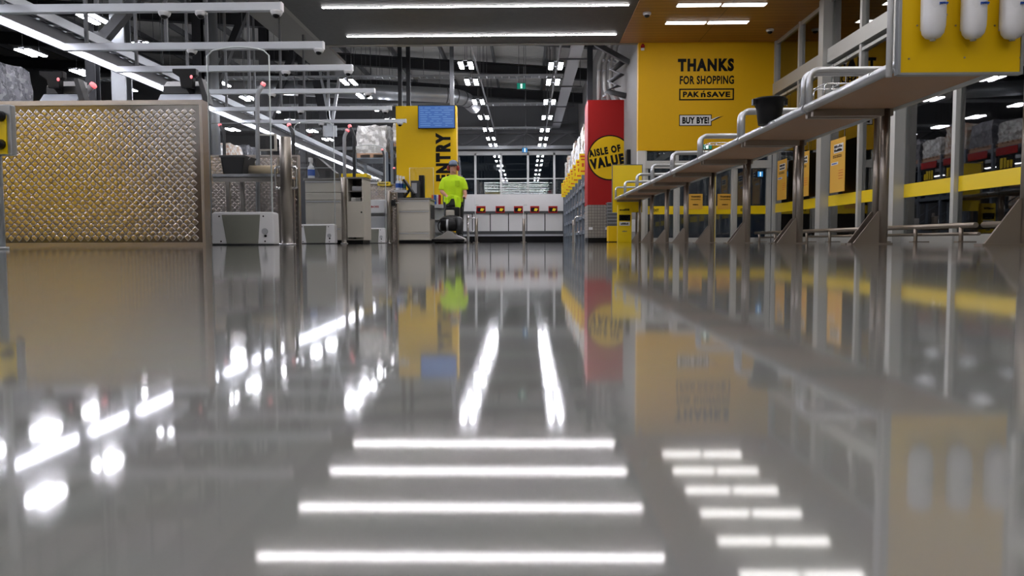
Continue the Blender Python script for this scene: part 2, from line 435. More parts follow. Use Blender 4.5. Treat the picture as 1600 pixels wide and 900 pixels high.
# walls
st(MB().box(-26.2, -26, -6, 38, 0, 9).build('wall_left', M_msteel))
st(MB().box(-9.5, XG+.1, -6.2, -6, 0, 9).build('wall_rear', M_white))
b = MB(); b.box(-26, -9.55, -6.2, -6, .45, 1.7); b.box(-26, -10.1, -6.2, -6, 2.0, 3.4)
st(b.build('wall_rear_panels', mat('yellow_panel', 'f2c200', .5, noise=.03, spec=.25)))
b = MB(); b.box(-26, -9.5, -6.2, -6.01, 0, .45); b.box(-26, -9.5, -6.2, -6.01, 1.7, 2.0); b.box(-26, -9.5, -6.2, -6.01, 3.4, 9); b.box(-10.1, -9.5, -6.2, -6.01, 2.0, 3.4)
st(b.build('trim_rear', M_msteel))
b = MB(); b.box(-9.5, 0, -6, -5.97, 0, 2.3); st(b.build('trim_rear_dado', mat('rear_dado', '6d5c4c', .6)))
# back wall of the hall
YB = 37.5
zt = P(822, 239, Y=YB).z; zb = P(822, 303, Y=YB).z-.3
b = MB(); b.box(-26, 6, YB, YB+.2, 0, zb); b.box(-26, P(560, 300, Y=YB).x, YB, YB+.2, zb, zt)
st(b.build('wall_back', M_msteel)); st(MB().box(-26, 6, YB, YB+.2, zt, 8.6).build('wall_back_upper', mat('back_cladding', '6a6c6e', .6)))
xm = [P(px, 300, Y=YB).x for px in (620, 661, 702, 743, 783, 825, 866, 907, 948)]
for i, (a, c) in enumerate(zip(xm[:-1], xm[1:])):
    wn = st(MB().box(a+.05, c-.05, YB+.09, YB+.1, zb, zt).build('window_%d' % (i+1), M_glass))
b = MB()
for x in xm: b.box(x-.05, x+.05, YB-.02, YB+.14, zb, zt)
b.box(xm[0], xm[-1], YB-.02, YB+.14, zt-.1, zt+.1); b.box(xm[0], xm[-1], YB+.02, YB+.12, 3.05, 3.1)
st(b.build('trim_back', M_alu))

# exit wall (yellow)
XL = P(997, 200, Y=YD).x
zy = P(1100, 235, Y=YD).z
tw = st(MB().box(XL, XG, YD, YD+.2, zy, H+.05).build('wall_exit', M_yelwall))
b = MB(); b.box(XL, XL+.2, YD+.21, 37.4, zy, roofz(XL)-.01); b.box(XL+.001, XL+.2, YD+.21, 37.4, 0, zy)
st(b.build('wall_inner', mat('inner_wall_shaded_white', '7e7c7a', .6, noise=.03, spec=.2)))  # white wall; its shade is put into a greyer base colour
st(MB().box(XL+.001, P(1008, 300, Y=YD).x, YD-.005, YD+.2, 0, zy-.001).build('wall_exit_pier', M_white))
st(MB().box(XL+.2, XG, YD+.2, YD+.4, H+.05, roofz(XG)).build('wall_exit_upper', M_white))
def sign_text(body, px0, py0, px1, py1, bold=.03, Y=YD, m=M_black, parent=tw, name='lettering', space=1.0, shear=0):
    x0, x1, z0, z1 = rect(px0, py0, px1, py1, Y)
    return text(name, body, m, parent, ((x0+x1)/2, Y, (z0+z1)/2), x1-x0, z1-z0, bold=bold, space=space, shear=shear)
sign_text('THANKS', 1059, 91, 1147, 112, .06, space=1.22)
sign_text('FOR SHOPPING', 1062, 118, 1147, 132, .034, space=1.08)
b = MB(); x0, x1, z0, z1 = rect(1061, 138, 1147, 157, YD); t = .03
b.box(x0, x1, YD-.004, YD, z1-t, z1); b.box(x0, x1, YD-.004, YD, z0, z0+t); b.box(x0, x0+t, YD-.004, YD, z0+t, z1-t); b.box(x1-t, x1, YD-.004, YD, z0+t, z1-t)
b.build('logo_border', M_black, tw)
sign_text('PAK', 1067, 143, 1093, 152, .045, space=1.12); sign_text('n', 1095, 145, 1102.5, 152, .045); sign_text('SAVE', 1104.3, 143, 1141, 152, .045, space=1.12)
p0, p1 = P(1097.6, 144.4, Y=YD), P(1101.4, 141.6, Y=YD)
MB().prism([(p0.x, p0.z), (p0.x+.022, p0.z), (p1.x, p1.z), (p1.x-.03, p1.z)], YD-.004, YD).build('accent_mark', M_black, tw)
b = MB(); x0, x1, z0, z1 = rect(1061, 179, 1112, 197, YD); tip = P(1131, 181, Y=YD)
zm1 = z0+(z1-z0)*.62; zm0 = z0+(z1-z0)*.38
poly = [(x0,z0),(x1,z0),(x1,zm0),(tip.x,tip.z),(x1,zm1),(x1,z1),(x0,z1)]
b.prism(poly, YD-.003, YD-.0005); b.build('speech_bubble_edge', M_black, tw)
t = .018; b = MB()
b.prism([(x0+t,z0+t),(x1-t,z0+t),(x1-t,zm0+.01),(tip.x-.08,tip.z-.004),(x1-t,zm1-.01),(x1-t,z1-t),(x0+t,z1-t)], YD-.006, YD-.003); b.build('speech_bubble', M_whitep, tw)
sign_text('BUY BYE!', 1066, 182.5, 1108, 193.5, .052, Y=YD-.006, space=1.1)

# exit doors below the yellow wall
xs = [P(px, 300, Y=YD).x for px in (1008, 1058, 1115, 1148, 1203)]
zh1 = P(1100, 251, Y=YD).z; zh0 = P(1100, 263, Y=YD).z
for i, (a, c) in enumerate(zip(xs[:-1], xs[1:])):
    dr = st(MB().box(a+.03, c-.03, YD+.08, YD+.09, .06, zh0).build('door_%d' % (i+1), M_glass))
    b = MB(); b.box(a+.03, c-.03, YD+.04, YD+.12, 0, .1); b.box(a+.03, a+.07, YD+.04, YD+.12, .1, zh0); b.box(c-.07, c-.03, YD+.04, YD+.12, .1, zh0)
    b.build('door_frame', M_alu, dr)
    x_, _, zA, zB = rect(1010, 322, 1050, 335, YD+.07)
    MB().box(a+.07, c-.07, YD+.07, YD+.08, zA, zB).build('safety_band', M_yelgloss, dr)
    if i in (0, 3): text('lettering', 'EXIT', M_black, dr, ((a+c)/2-.1 if i == 0 else a+.22, YD+.07, (zA+zB)/2), .13, .06, bold=.03)
    tl = st(MB().box(a+.03, c-.03, YD+.08, YD+.09, zh1, zy).build('window_%d' % (i+20), M_glass))
b = MB(); b.box(xs[0], xs[-1], YD-.02, YD+.16, zh0, zh1)
for i, x in enumerate(xs): b.box(x-.035, x+.035, YD+.02, YD+.14, 0, zy)
st(b.build('trim_exit', M_alu))
st(MB().box(xs[2]-.03, xs[2]+.04, YD-.0, YD+.02, 0, zh0).build('trim_yellow', M_yelgloss))

# right glass wall
ys = [17.46, 15.95, 14.5, 13.03, 11.65, 10.15, 8.72, 7.3, 5.9, 4.5, 3.1, 1.7, .3, -1.1, -2.5, -3.9, -5.9]
ZT0, ZT1 = 3.27, 3.52
b = MB(); b.box(XG-.08, XG+.12, -6, 17.5, ZT0, ZT1); b.box(XG-.05, XG+.1, -6, 17.5, ZT0-.12, ZT0-.07)
b.box(XG-.03, XG+.09, -6, 17.5, 0, .1); b.box(XG-.03, XG+.09, -6, 17.5, H-.1, H)
st(b.build('trim_transom', M_alu))
for i, y in enumerate(ys):
    wide = i in (2, 4, 8, 12)
    b = MB()
    if wide: b.box(XG-.16, XG+.1, y-.11, y+.11, 0, H-.02)
    else: b.box(XG-.06, XG+.1, y-.04, y+.04, 0, ZT0); b.box(XG-.06, XG+.1, y-.04, y+.04, ZT1, H-.02)
    st(b.build('trim_mullion', M_alu))
for i, (y1, y0) in enumerate(zip(ys[:-1], ys[1:])):
    wn = st(MB().box(XG, XG+.01, y0+.04, y1-.04, .1, ZT0-.12).build('window_%d' % (i+40), M_glass))
    MB().box(XG-.004, XG, y0+.045, y1-.045, .655, .85).build('safety_band', M_yelgloss, wn)
    st(MB().box(XG, XG+.01, y0+.04, y1-.04, ZT1, H-.1).build('window_%d' % (i+70), M_glass))

# ================================================================== LAMPS
sy = [P(750, yy, Z=H-.02).y for yy in (56, 10.5)]
sp = sy[0]-sy[1]
sxl = P(541, 56, Z=H-.02).x; sxr = P(963, 53, Z=H-.02).x
root = None
for i in range(12):  # last rows, behind the camera, are added to light the near board
    y = sy[0]-sp*i
    lab = 'long white strip lamp recessed across the dark soffit, %s' % ['nearest the hall', 'second from the hall', 'third from the hall', 'fourth from the hall', 'fifth from the hall', 'sixth from the hall', 'seventh from the hall', 'eighth from the hall', 'ninth from the hall', 'tenth from the hall, added unseen', 'eleventh from the hall, added unseen', 'twelfth from the hall, added unseen'][i]
    if root is None:
        root = thing('strip_lamp', lab, 'ceiling lamp', ((sxl+sxr)/2, y, H), 'strip lamps across the dark soffit')
        b = MB(); b.box(sxl, sxr, y-.03, y+.03, H-.012, H); b.build('housing', M_fascia, root)
        MB().box(sxl, sxr, y-.03, y+.03, H-.02, H-.012).build('diffuser', M_strip, root)
    else: copy_tree(root, ((sxl+sxr)/2, y, H), lab)
# panel lamps in the timber ceiling
ty = [P(1100, yy, Z=H-.03).y for yy in (35.5, 8)]; tsp = ty[0]-ty[1]
ta = P(1041, 36, Z=H-.03).x; tb = P(1168, 35, Z=H-.03).x; tm = P(1105, 35, Z=H-.03).x
TN = ['first', 'second', 'third', 'fourth', 'fifth', 'sixth', 'seventh', 'eighth', 'ninth', 'tenth', 'eleventh', 'twelfth', 'thirteenth', 'fourteenth', 'fifteenth', 'sixteenth', 'seventeenth', 'eighteenth']
root = None
for i in range(18):  # last pairs, overhead and behind, are added to light the near board
    y = ty[0]-tsp*i
    for (x0, x1, side) in ((ta, tm-.03, 'left'), (tm+.03, tb, 'right')):
        lab = '%s panel lamp of the %s pair from the yellow wall in timber ceiling' % (side, TN[i])
        c = ((ta+tm-.03)/2 if side == 'left' else (tm+.03+tb)/2, y, H-.02)
        if root is None:
            root = thing('panel_lamp', lab, 'ceiling lamp', c, 'panel lamps in the timber ceiling')
            MB().box(x0-.015, x1+.015, y-.1, y+.1, H-.03, H-.018).build('frame', M_whitep, root)
            MB().box(x0, x1, y-.085, y+.085, H-.036, H-.03).build('diffuser', M_tlamp, root)
        else: copy_tree(root, c, lab)
# twin hall lamps on rods
HL = 4.4
hall = []
def hall_row(x, yl, where):
    for i, y in enumerate(yl):
        hall.append((x, y, 'twin lamp %s, %s in row' % (where, ('nearest' if i == 0 else ORD[i]+' from near end'))))
row = lambda pts: [P(px, py, Z=HL).y for px, py in pts]
hall_row(P(737, 129, Z=HL).x, row([(725,103),(737,129),(748,160),(757,184),(765,203),(769,217),(773,227)]), 'left of centre over the wide aisle')
hall_row(P(864, 129, Z=HL).x, row([(866,104),(864,129),(860,160),(856,184),(853,204),(851,217),(849,227)]), 'right of centre over the wide aisle')
hall_row(-4.85, [21.3, 23.3, 25.6, 28.0, 30.4, 32.8, 35.2], 'over checkout ends left of entry pillar')
hall_row(-8.45, [-4.6, -2.8, -.8, 1.4, 3.6, 6.2, 8.8, 11, 13.1, 15.2, 17.3, 21.4, 23.6, 25.8, 28, 30.5, 33], 'over checkouts right of cable tray')  # the nearer, unseen lamps are added to light the rear panels
hall_row(-14.3, [-4.6, -2.8, -.8], 'added unseen behind the camera, far left')  # whole row is unseen, added to brighten the rear wall
hall_row(-11.4, [-4.6, -2.8, -.8, 2, 5, 7.6, 9.6, 11.6, 13.7, 15.8, 17.8, 19.9, 22, 24.5, 27, 30], 'left of the long tray lamp')  # its nearer, unseen lamps are likewise added to light the rear
root = None
for (x, y, lab) in hall:
    if root is None:
        root = thing('twin_lamp', lab, 'ceiling lamp', (x, y, HL), 'twin-tube lamps hanging in the hall')
        for q in (-1, 1):
            hs = MB().box(x+q*.12-.06, x+q*.12+.06, y-.36, y+.36, HL+.02, HL+.06).build('housing', M_msteel, root, bevel=.005)
            MB().box(x+q*.12-.052, x+q*.12+.052, y-.33, y+.33, HL-.005, HL+.02).build('diffuser', M_hall, hs)
        for q in (-.3, .3): MB().box(x-.17, x+.17, y+q-.015, y+q+.015, HL+.06, HL+.075).build('cross_bar', M_msteel, root)
        MB().tube([(x, y-.3, HL+.06), (x, y-.3, 9)], .006, 6).build('hanger', M_msteel, root)
        MB().tube([(x, y+.3, HL+.06), (x, y+.3, 9)], .006, 6).build('hanger', M_msteel, root)
        for ch in root.children:                      # hangers stop at the deck
            if ch.name.startswith('hanger'):
                for vv in ch.data.vertices:
                    if vv.co.z > 1: vv.co.z = roofz(x)-HL+.02
    else:
        c = copy_tree(root, (x, y, HL), lab)
        for ch in c.children:
            if ch.name.startswith('hanger'): ch.scale.z = (roofz(x)-HL)/(roofz(root.location.x)-HL)

# cable tray with the long lamp
ZS = 2.75
xs0 = P(120, 82, Z=ZS).x
th = thing('cable_tray', 'wide galvanised ladder cable tray running above the checkouts', 'cable tray', (-6.56, 20, 2.95))
b = MB(); xa, xb = -6.9, -6.22; zt_ = 2.98
for x in (xa, xb): b.box(x-.015, x+.015, 4, 34, zt_-.06, zt_+.06)
y = 4.1
while y < 34: b.box(xa, xb, y-.02, y+.02, zt_-.05, zt_-.025); y += .3
b.build('ladder', M_galv, th)
b = MB()
for x in (-6.75, -6.63, -6.45, -6.37): b.tube([(x, 4.1+k*2.5, zt_-.005+.01*((k*7) % 3)) for k in range(13)], .018, 6)
b.build('cables', M_dark, th)
for y in (6, 10, 14, 18, 22, 26, 30, 33): MB().tube([(-6.56, y, zt_-.04), (-6.56, y, roofz(-6.56)+.02)], .01, 6).build('hanger', M_msteel, th)
th = thing('tray_lamp', 'long continuous white line lamp left of the cable tray', 'ceiling lamp', (xs0, 18, ZS))
b = MB(); b.box(xs0-.09, xs0+.09, 5, 34, ZS+.02, 2.919); b.box(xs0-.09, xs0-.06, 5, 34, ZS-.02, ZS+.02); b.build('housing', M_msteel, th)
for k in range(10): MB().box(xs0-.04, xs0+.04, 5+2.9*k+.02, 5+2.9*(k+1)-.02, ZS, ZS+.02).build('diffuser', M_tray, th)

# ================================================================== near tread-plate panel
def add_lugs(b, xa, xb, za, zb, Y, pitch=.0672):
    c45 = math.sqrt(.5); j = 0; z = za+.03
    while z < zb-.028:
        x = xa+.035+(pitch/2 if j % 2 else 0)
        la, lb = (.0232, .0205) if j % 2 else (.0205, .0232)
        while x < xb-.03:
            rings = []
            for (sc, dep) in ((1, .0002), (.92, -.0009), (.76, -.0012)):
                ring = []
                for (uu, vv) in ((-1,-.78),(-.78,-1),(.78,-1),(1,-.78),(1,.78),(.78,1),(-.78,1),(-1,.78)):
                    uu *= la*sc; vv *= lb*sc
                    ring.append(len(b.v)); b.v.append(Vector((x+c45*(uu-vv), Y+dep, z+c45*(uu+vv))))
                rings.append(ring)
            for r0, r1 in zip(rings[:-1], rings[1:]):
                for q in range(8): b.face((r0[q], r0[(q+1) % 8], r1[(q+1) % 8], r1[q]), True)
            b.face(tuple(rings[-1]), True)
            x += pitch
        z += pitch/2; j += 1
    return b
YP = 6.6
xr = P(320, 300, Y=YP).x; zp = P(200, 157, Y=YP).z; x0 = -6.0
th = thing('barrier_panel', 'large tread-plate checkout barrier panel at the left front', 'barrier panel', ((x0+xr)/2, YP, 0))
MB().box(x0, xr-.03, YP+.012, YP+.06, .02, zp-.03).build('core', M_msteel, th)
M_sheet = mat('tread_plate_gap_shade', '8d8983', 0.12, 1.0, noise=.03, nscale=3, rvar=.03)  # same metal as the lugs, tinted darker to paint the dark gaps
M_lug = mat('tread_plate_lugs', 'b3aea7', 0.17, 1.0, noise=.03, nscale=3, rvar=.03)
b = MB(); b.box(x0, xr-.02, YP, YP+.012, .03, zp-.04); sheet = b.build('tread_plate', M_sheet, th)
b = MB(); add_lugs(b, x0+.02, xr-.035, .04, zp-.045, YP)
b.build('tread_pattern', M_lug, sheet)
b = MB(); b.box(x0, xr, YP-.012, YP+.11, zp-.04, zp); b.box(xr-.025, xr, YP-.012, YP+.11, .0, zp-.04); b.build('edge_trim', M_steel, th)
b = MB(); b.box(x0, xr-.025, YP-.006, YP+.06, 0, .03); b.build('skirting', M_steel, th)

# yellow device on a pole at the left edge
YN = 3.2
th = thing('yellow_control_box', 'small yellow box with black knobs on a pole, at left edge', 'control box', (P(-30, 300, Y=YN).x, YN, 0))
xa, xb, za, zb_ = rect(-60, 163, 16, 243, YN)
MB().box(xa, xb, YN, YN+.035, za, zb_).build('housing', M_galv, th, bevel=.006)
MB().box(xa+.01, xb-.018, YN-.006, YN, za+.005, zb_-.045).build('face_plate', M_yelgloss, th)
for py in (182, 226):
    c = P(3, py, Y=YN); MB().tube([(c.x, YN-.006, c.z), (c.x, YN-.045, c.z)], [.022, .018], 12).build('knob', M_blackp, th)
px_ = P(-2, 300, Y=YN+.05).x; MB().tube([(px_, YN+.05, 0), (px_, YN+.05, 1.35)], .017, 10).build('pole', M_galv, th)
MB().tube([(px_, YN+.05, 0), (px_, YN+.05, .012)], .03, 16).build('base_plate', M_galv, th)

# ================================================================== benches
XF, XB, ZB = 1.86, 2.42, .885
YB0, DY, NB = 3.63, 1.555, 8
BO = ['nearest', 'second', 'third', 'fourth', 'fifth', 'sixth', 'seventh', 'farthest']
proto = None
for i in range(NB):
    y0 = YB0+DY*i; y1 = y0+DY
    lab = '%s packing bench unit%s in long row before glass wall' % (BO[i], '' if i in (0, 7) else ' from front')
    if proto: copy_tree(proto, ((XF+XB)/2, y0, 0), lab); continue
    proto = th = thing('packing_bench', lab, 'packing bench', ((XF+XB)/2, y0, 0), 'packing benches in a row')
    g = .035
    b = MB(); b.box(XF+.03, XB-.03, y0+g, y1-g, ZB, ZB+.008); b.build('underside_board', M_bench, th)
    MB().box(XF+.03, XB-.03, y0+g, y1-g, ZB+.008, ZB+.03).build('top_board', M_benchtop, th)
    for x in (XF, XB):
        b = MB(); b.tube([(x, y0+.02, ZB+.015), (x, y1-.02, ZB+.015)], .028, 12); b.build('edge_rail', M_rail, th)
    for y in (y0+.05, y1-.05):
        MB().box(XF+.02, XB-.02, y-.02, y+.02, ZB-.045, ZB).build('cross_bar', M_leg, th)
        hp = rbend([(XF, y, ZB), (XF, y, ZB+.255), (XB, y, ZB+.255), (XB, y, ZB)], .07, 6)
        MB().tube(hp, .021, 12).build('hoop', M_rail, th)
        xl = XB-.06
        lg = MB().tube([(xl, y, 0), (xl, y, ZB)], .028, 14).build('leg', M_leg, th)
        MB().prism([(xl-.2, 0), (xl-.02, 0), (xl-.02, .22), (xl-.035, .22)], y-.006, y+.006).build('gusset', M_leg, lg)
        MB().box(xl-.22, xl+.05, y-.035, y+.035, 0, .01).build('foot_plate', M_leg, lg)

# dispenser board mounted on the near bench end
YS = 3.52
xa, xb, za, _ = rect(1406, 0, 1597, 114, YS)
zt_ = 1.62
th = thing('dispenser_board', 'big yellow board holding white soap dispensers on the near bench end', 'board', ((xa+xb)/2, YS, 0))
MB().box(xa, xb, YS, YS+.018, za, zt_).build('panel', M_yel, th)
b = MB(); b.box(xa-.012, xa, YS-.006, YS+.03, za-.008, zt_); b.box(xa, xb, YS-.006, YS+.03, za-.01, za); b.box(xb, xb+.012, YS-.006, YS+.03, za-.01, zt_); b.build('frame', M_galv, th)
for x in (xa+.1, xb-.05):
    MB().tube([(x, YS+.045, za+.01), (x, YS+.045, zt_)], .02, 12).build('upright', M_leg, th)
for (px, py) in ((1420,92),(1507,90),(1594,90),(1479,23),(1539,22),(1433,40),(1493,40),(1554,40)):
    c = P(px, py, Y=YS); MB().tube([(c.x, YS, c.z), (c.x, YS-.003, c.z)], .004, 8).build('screw', M_leg, th)
lp = P(1399, 60, Y=YS); MB().tube([(lp.x-.006, YS+.04, za-.01), (lp.x-.006, YS+.04, zt_)], .014, 10).build('cable_conduit', M_whitep, th)
# dispensers
for k, (px, nm) in enumerate(((1457, 'leftmost'), (1520, 'middle'), (1581, 'rightmost'))):
    c = P(px, 60, Y=YS-.05); zb0 = P(px, 61, Y=YS-.06).z; r_ = 17.5/1200*YS
    t2 = thing('soap_dispenser', 'white rounded soap dispenser on the yellow board, %s of three' % nm, 'soap dispenser', (c.x, YS-.05, zb0), 'dispensers on the yellow board')
    pr = [(0.2, 0), (.62, .008), (.86, .025), (.98, .055), (1, .09), (1, .16), (1, .24), (.97, .27), (.8, .285), (.3, .29)]
    cc = Vector((c.x, YS-.052, zb0))
    MB().tube([cc+Vector((0, 0, dz)) for _, dz in pr], [(r_*.95*s, r_*s) for s, _ in pr], 24, up=(0, 1, 0)).build('shell', M_whitep, t2)
    MB().box(c.x-.03, c.x+.03, YS-.01, YS, zb0+.05, zb0+.26).build('wall_bracket', M_lgrey, t2)
    MB().tube([cc+Vector((0, 0, -.006)), cc+Vector((0, 0, .012))], .012, 10).build('nozzle', M_lgrey, t2)
    text('lettering', 'purtop', M_blue, t2, (c.x+.018, YS-.052-r_*.93, zb0+.142), .036, .013, bold=.03, depth=.006)

# bucket and small things on the benches
def on_bench(px, Y, x=None):
    return Vector(((P(px, 250, Y=Y).x), Y, ZB+.03))
c = on_bench(1201, 6.0); c.x = min(c.x, 2.2)
th = thing('bucket', 'black tapered plastic bucket with handle standing on the packing bench', 'bucket', c)
prof = [(.083, 0), (.096, .1), (.108, .185), (.117, .185), (.119, .2), (.112, .2), (.104, .185), (.092, .1), (.079, .012)]
MB().tube([c+Vector((0, 0, z)) for _, z in prof], [r for r, _ in prof], 28, up=(0, 1, 0)).build('body', M_blackp, th)
MB().tube([c+Vector((.118*math.cos(a), .02-.09*math.sin(a)*.4, .19-.12*math.sin(a))) for a in [math.pi*k/12 for k in range(13)]], .004, 6).build('handle', M_blackp, th)
for x_ in (-.12, .12): MB().box(c.x+x_-.012, c.x+x_+.012, c.y-.02, c.y+.02, c.z+.15, c.z+.195).build('lug', M_blackp, th)
for (px, Y, lab) in ((1300, 5.55, 'chrome wire bag holder on the bench behind the near hoops'), (1118, 8.75, 'crumpled clear wire and film tangle on the bench behind the bucket')):
    c = on_bench(px, Y); c.x = min(max(c.x, 1.95), 2.3)
    th = thing('wire_bag_holder', lab, 'bag holder', c)
    b = MB()
    for dy in (-.1, .1): b.tube(rbend([c+Vector((-.1, dy, .004)), c+Vector((-.1, dy, .2)), c+Vector((.12, dy, .2)), c+Vector((.12, dy, .004))], .03), .005, 6)
    for dx in (-.1, .01, .12): b.tube([c+Vector((dx, -.1, .2)), c+Vector((dx, .1, .2))], .004, 6)
    b.tube([c+Vector((-.1, -.1, .1)), c+Vector((.12, .1, .04))], .004, 6)
    b.build('wire_frame', M_chrome, th)
    b = MB(); b.box(c.x-.12, c.x+.14, c.y-.12, c.y+.12, c.z, c.z+.006); b.build('base', M_chrome, th)
c = on_bench(1157, 7.5); c.x = 2.05
b = MB()
for k in range(5): b.ell(c+Vector((rnd.uniform(-.05,.05), rnd.uniform(-.05,.05), .024)), .06, .05, .026)
tag(b.build('cleaning_cloth', M_hivis), 'bright yellow-green cleaning cloth bunched on the packing bench', 'cloth')

# bumper rails in front of the glass wall
for k in range(5):
    y0, y1 = 3.2+2.9*k, 3.2+2.9*k+2.75
    lab = '%s low steel bumper rail on floor before the glass wall' % ['nearest', 'second', 'third', 'fourth', 'farthest'][k]
    if k: copy_tree(proto2, (5.2, y0, 0), lab); continue
    proto2 = th = thing('bumper_rail', lab, 'bumper rail', (5.2, y0, 0), 'bumper rails before the glass wall')
    MB().tube([(5.2, y0, .2), (5.2, y1, .2)], .032, 12).build('rail', M_leg, th)
    MB().tube([(5.3, y0+.1, .1), (5.3, y1-.1, .1)], .02, 10).build('lower_rail', M_leg, th)
    for y in (y0+.3, (y0+y1)/2, y1-.3):
        lg = MB().tube([(5.2, y, 0), (5.2, y, .2)], .025, 10).build('leg', M_leg, th)
        MB().box(5.14, 5.36, y-.05, y+.05, 0, .012).build('foot_plate', M_leg, lg)
        MB().bar((5.2, y, .1), (5.31, y, .1), .02, .02).build('arm', M_leg, lg)

# posters in the glass wall
for (pa, pb, ya, yb, lab, head) in ((1215, 1228, 250, 312, 'yellow poster hanging in the glass wall, nearest the yellow exit wall', 'THANKS'), (1247, 1263, 238, 307, 'yellow poster hanging in the glass wall, middle of three', 'PACK YOUR OWN'), (1298, 1319, 217, 300, 'yellow poster hanging in the glass wall, nearest the camera', 'DON\'T WAIT')):
    X_ = XG-.12
    c0, c1 = P(pa, ya, X=X_), P(pb, yb, X=X_)
    y1, y0 = c0.y, c1.y; z1 = P((pa+pb)/2, ya, X=X_).z; z0 = P((pa+pb)/2, yb, X=X_).z
    th = thing('hanging_poster', lab, 'poster', (X_, (y0+y1)/2, z0), 'yellow posters hanging in the glass wall')
    MB().box(X_, X_+.008, y0, y1, z0, z1).build('sheet', M_poster, th)
    w_, h_ = y1-y0, z1-z0
    b = MB()
    b.box(X_-.003, X_, y0+.12*w_, y1-.25*w_, z0+.74*h_, z0+.9*h_); b.build('heading_block', M_whitep, th)
    for q, zz in enumerate((.855, .785)): marks('heading_print', M_black, th, (X_-.003, (y0+y1)/2-.065*w_, z0+zz*h_), w_*.55, h_*.05, 5, u=(0,-1,0), seed=q+len(head))
    for q, zz in enumerate((.69, .66)): marks('print_line', M_black, th, (X_, (y0+y1)/2, z0+zz*h_), w_*.6, h_*.016, 9, u=(0,-1,0), seed=q)
    MB().box(X_-.003, X_, y0+.45*w_, y1-.08*w_, z0+.52*h_, z0+.57*h_).build('white_pill', M_whitep, th)
    marks('pill_print', M_blue, th, (X_-.003, y0+.68*w_, z0+.545*h_), w_*.35, h_*.02, 5, u=(0,-1,0))
    for q in range(4): marks('side_print', M_orange, th, (X_, y0+.25*w_, z0+(.4-.05*q)*h_), w_*.3, h_*.012, 4, u=(0,-1,0), seed=q)
    for yy in (y0+.05, y1-.05): MB().tube([(X_+.004, yy, z1-.01), (X_+.004, yy, ZT0-.1)], .004, 6).build('hanger_wire', M_chrome, th)
    for yy in (y0+.05, y1-.05): MB().bar((X_+.004, yy, ZT0-.1), (XG-.04, yy, ZT0-.1), .01, .01).build('hook', M_chrome, th)
# posters on the exit doors
for (a, c_, ya, yb, lab) in ((1076, 1098, 303, 327, 'yellow thank-you poster stuck on the exit door beside the yellow post'), (1121, 1145, 303, 327, 'yellow thank-you poster on the glass right of the yellow post')):
    Yp = YD+.06
    x0, x1, z0, z1 = rect(a, ya, c_, yb, Yp)
    th = thing('door_poster', lab, 'poster', ((x0+x1)/2, Yp, z0), 'posters on the exit doors')
    MB().box(x0, x1, Yp, Yp+.02, z0, z1).build('sheet', M_poster, th)
    text('lettering', 'THANKS', M_black, th, ((x0+x1)/2, Yp, z0+(z1-z0)*.82), (x1-x0)*.7, (z1-z0)*.12, bold=.05)
    text('lettering', 'FOR SHOPPING', M_black, th, ((x0+x1)/2, Yp, z0+(z1-z0)*.64), (x1-x0)*.7, (z1-z0)*.09, bold=.02)
    marks('small_print', M_black, th, ((x0+x1)/2, Yp, z0+(z1-z0)*.3), (x1-x0)*.4, (z1-z0)*.07, 5)

# yellow board and sign post at the far end of the benches
YE = YB0+DY*NB+.06
xa, xb, za, zb_ = rect(957, 258, 1003, 332, YE)
th = thing('yellow_end_board', 'plain yellow board standing at the far end of the benches', 'board', ((xa+xb)/2, YE, 0))
MB().box(xa, xb, YE, YE+.02, za, zb_).build('panel', M_yelgloss, th)
b = MB(); b.box(xa-.015, xa, YE-.005, YE+.03, za, zb_); b.box(xb, xb+.015, YE-.005, YE+.03, za, zb_); b.box(xa-.015, xb+.015, YE-.005, YE+.03, zb_, zb_+.015); b.build('frame', M_creamd, th)
for x in (xa+.14, xb-.1): MB().tube([(x, YE+.045, 0), (x, YE+.045, zb_)], .025, 10).build('upright', M_leg, th)
Yq = YE-.6
xa, xb, za, zb_ = rect(965, 320, 987, 380, Yq)
th = thing('yellow_sign_post', 'narrow yellow sign post with black and white notices under bench end', 'sign post', ((xa+xb)/2, Yq, 0))
MB().box(xa, xb, Yq, Yq+.12, 0, zb_).build('body', M_yelgloss, th, bevel=.005)
w_ = xb-xa
def blk(n, m, f0, f1, i=.1): return MB().box(xa+w_*i, xb-w_*i, Yq-.006, Yq+.001, zb_*f0, zb_*f1).build(n, m, th)
blk('notice', M_black, .58, .74); blk('notice', M_whitep, .45, .55, .12); blk('notice_strip', M_whitep, .60, .645, .25); blk('notice_strip', M_whitep, .67, .71, .2)
marks('notice_print', M_black, th, ((xa+xb)/2, Yq-.006, zb_*.5), w_*.55, zb_*.05, 6)
marks('heading_print', M_black, th, ((xa+xb)/2, Yq, zb_*.87), w_*.72, zb_*.055, 6, seed=3)
marks('small_print', M_creamd, th, ((xa+xb)/2, Yq, zb_*.3), w_*.35, zb_*.03, 6)
# small white box on the wall pier by the post, stacked baskets
xa, xb, za, zb_ = rect(988, 343, 995, 362, YD-.09)
tag(MB().box(xa, xb+.06, YD-.09, YD-.004, za, zb_).build('wall_socket_box', M_whitep, bevel=.004), 'small white box on the white pier beside the yellow sign post', 'wall box')

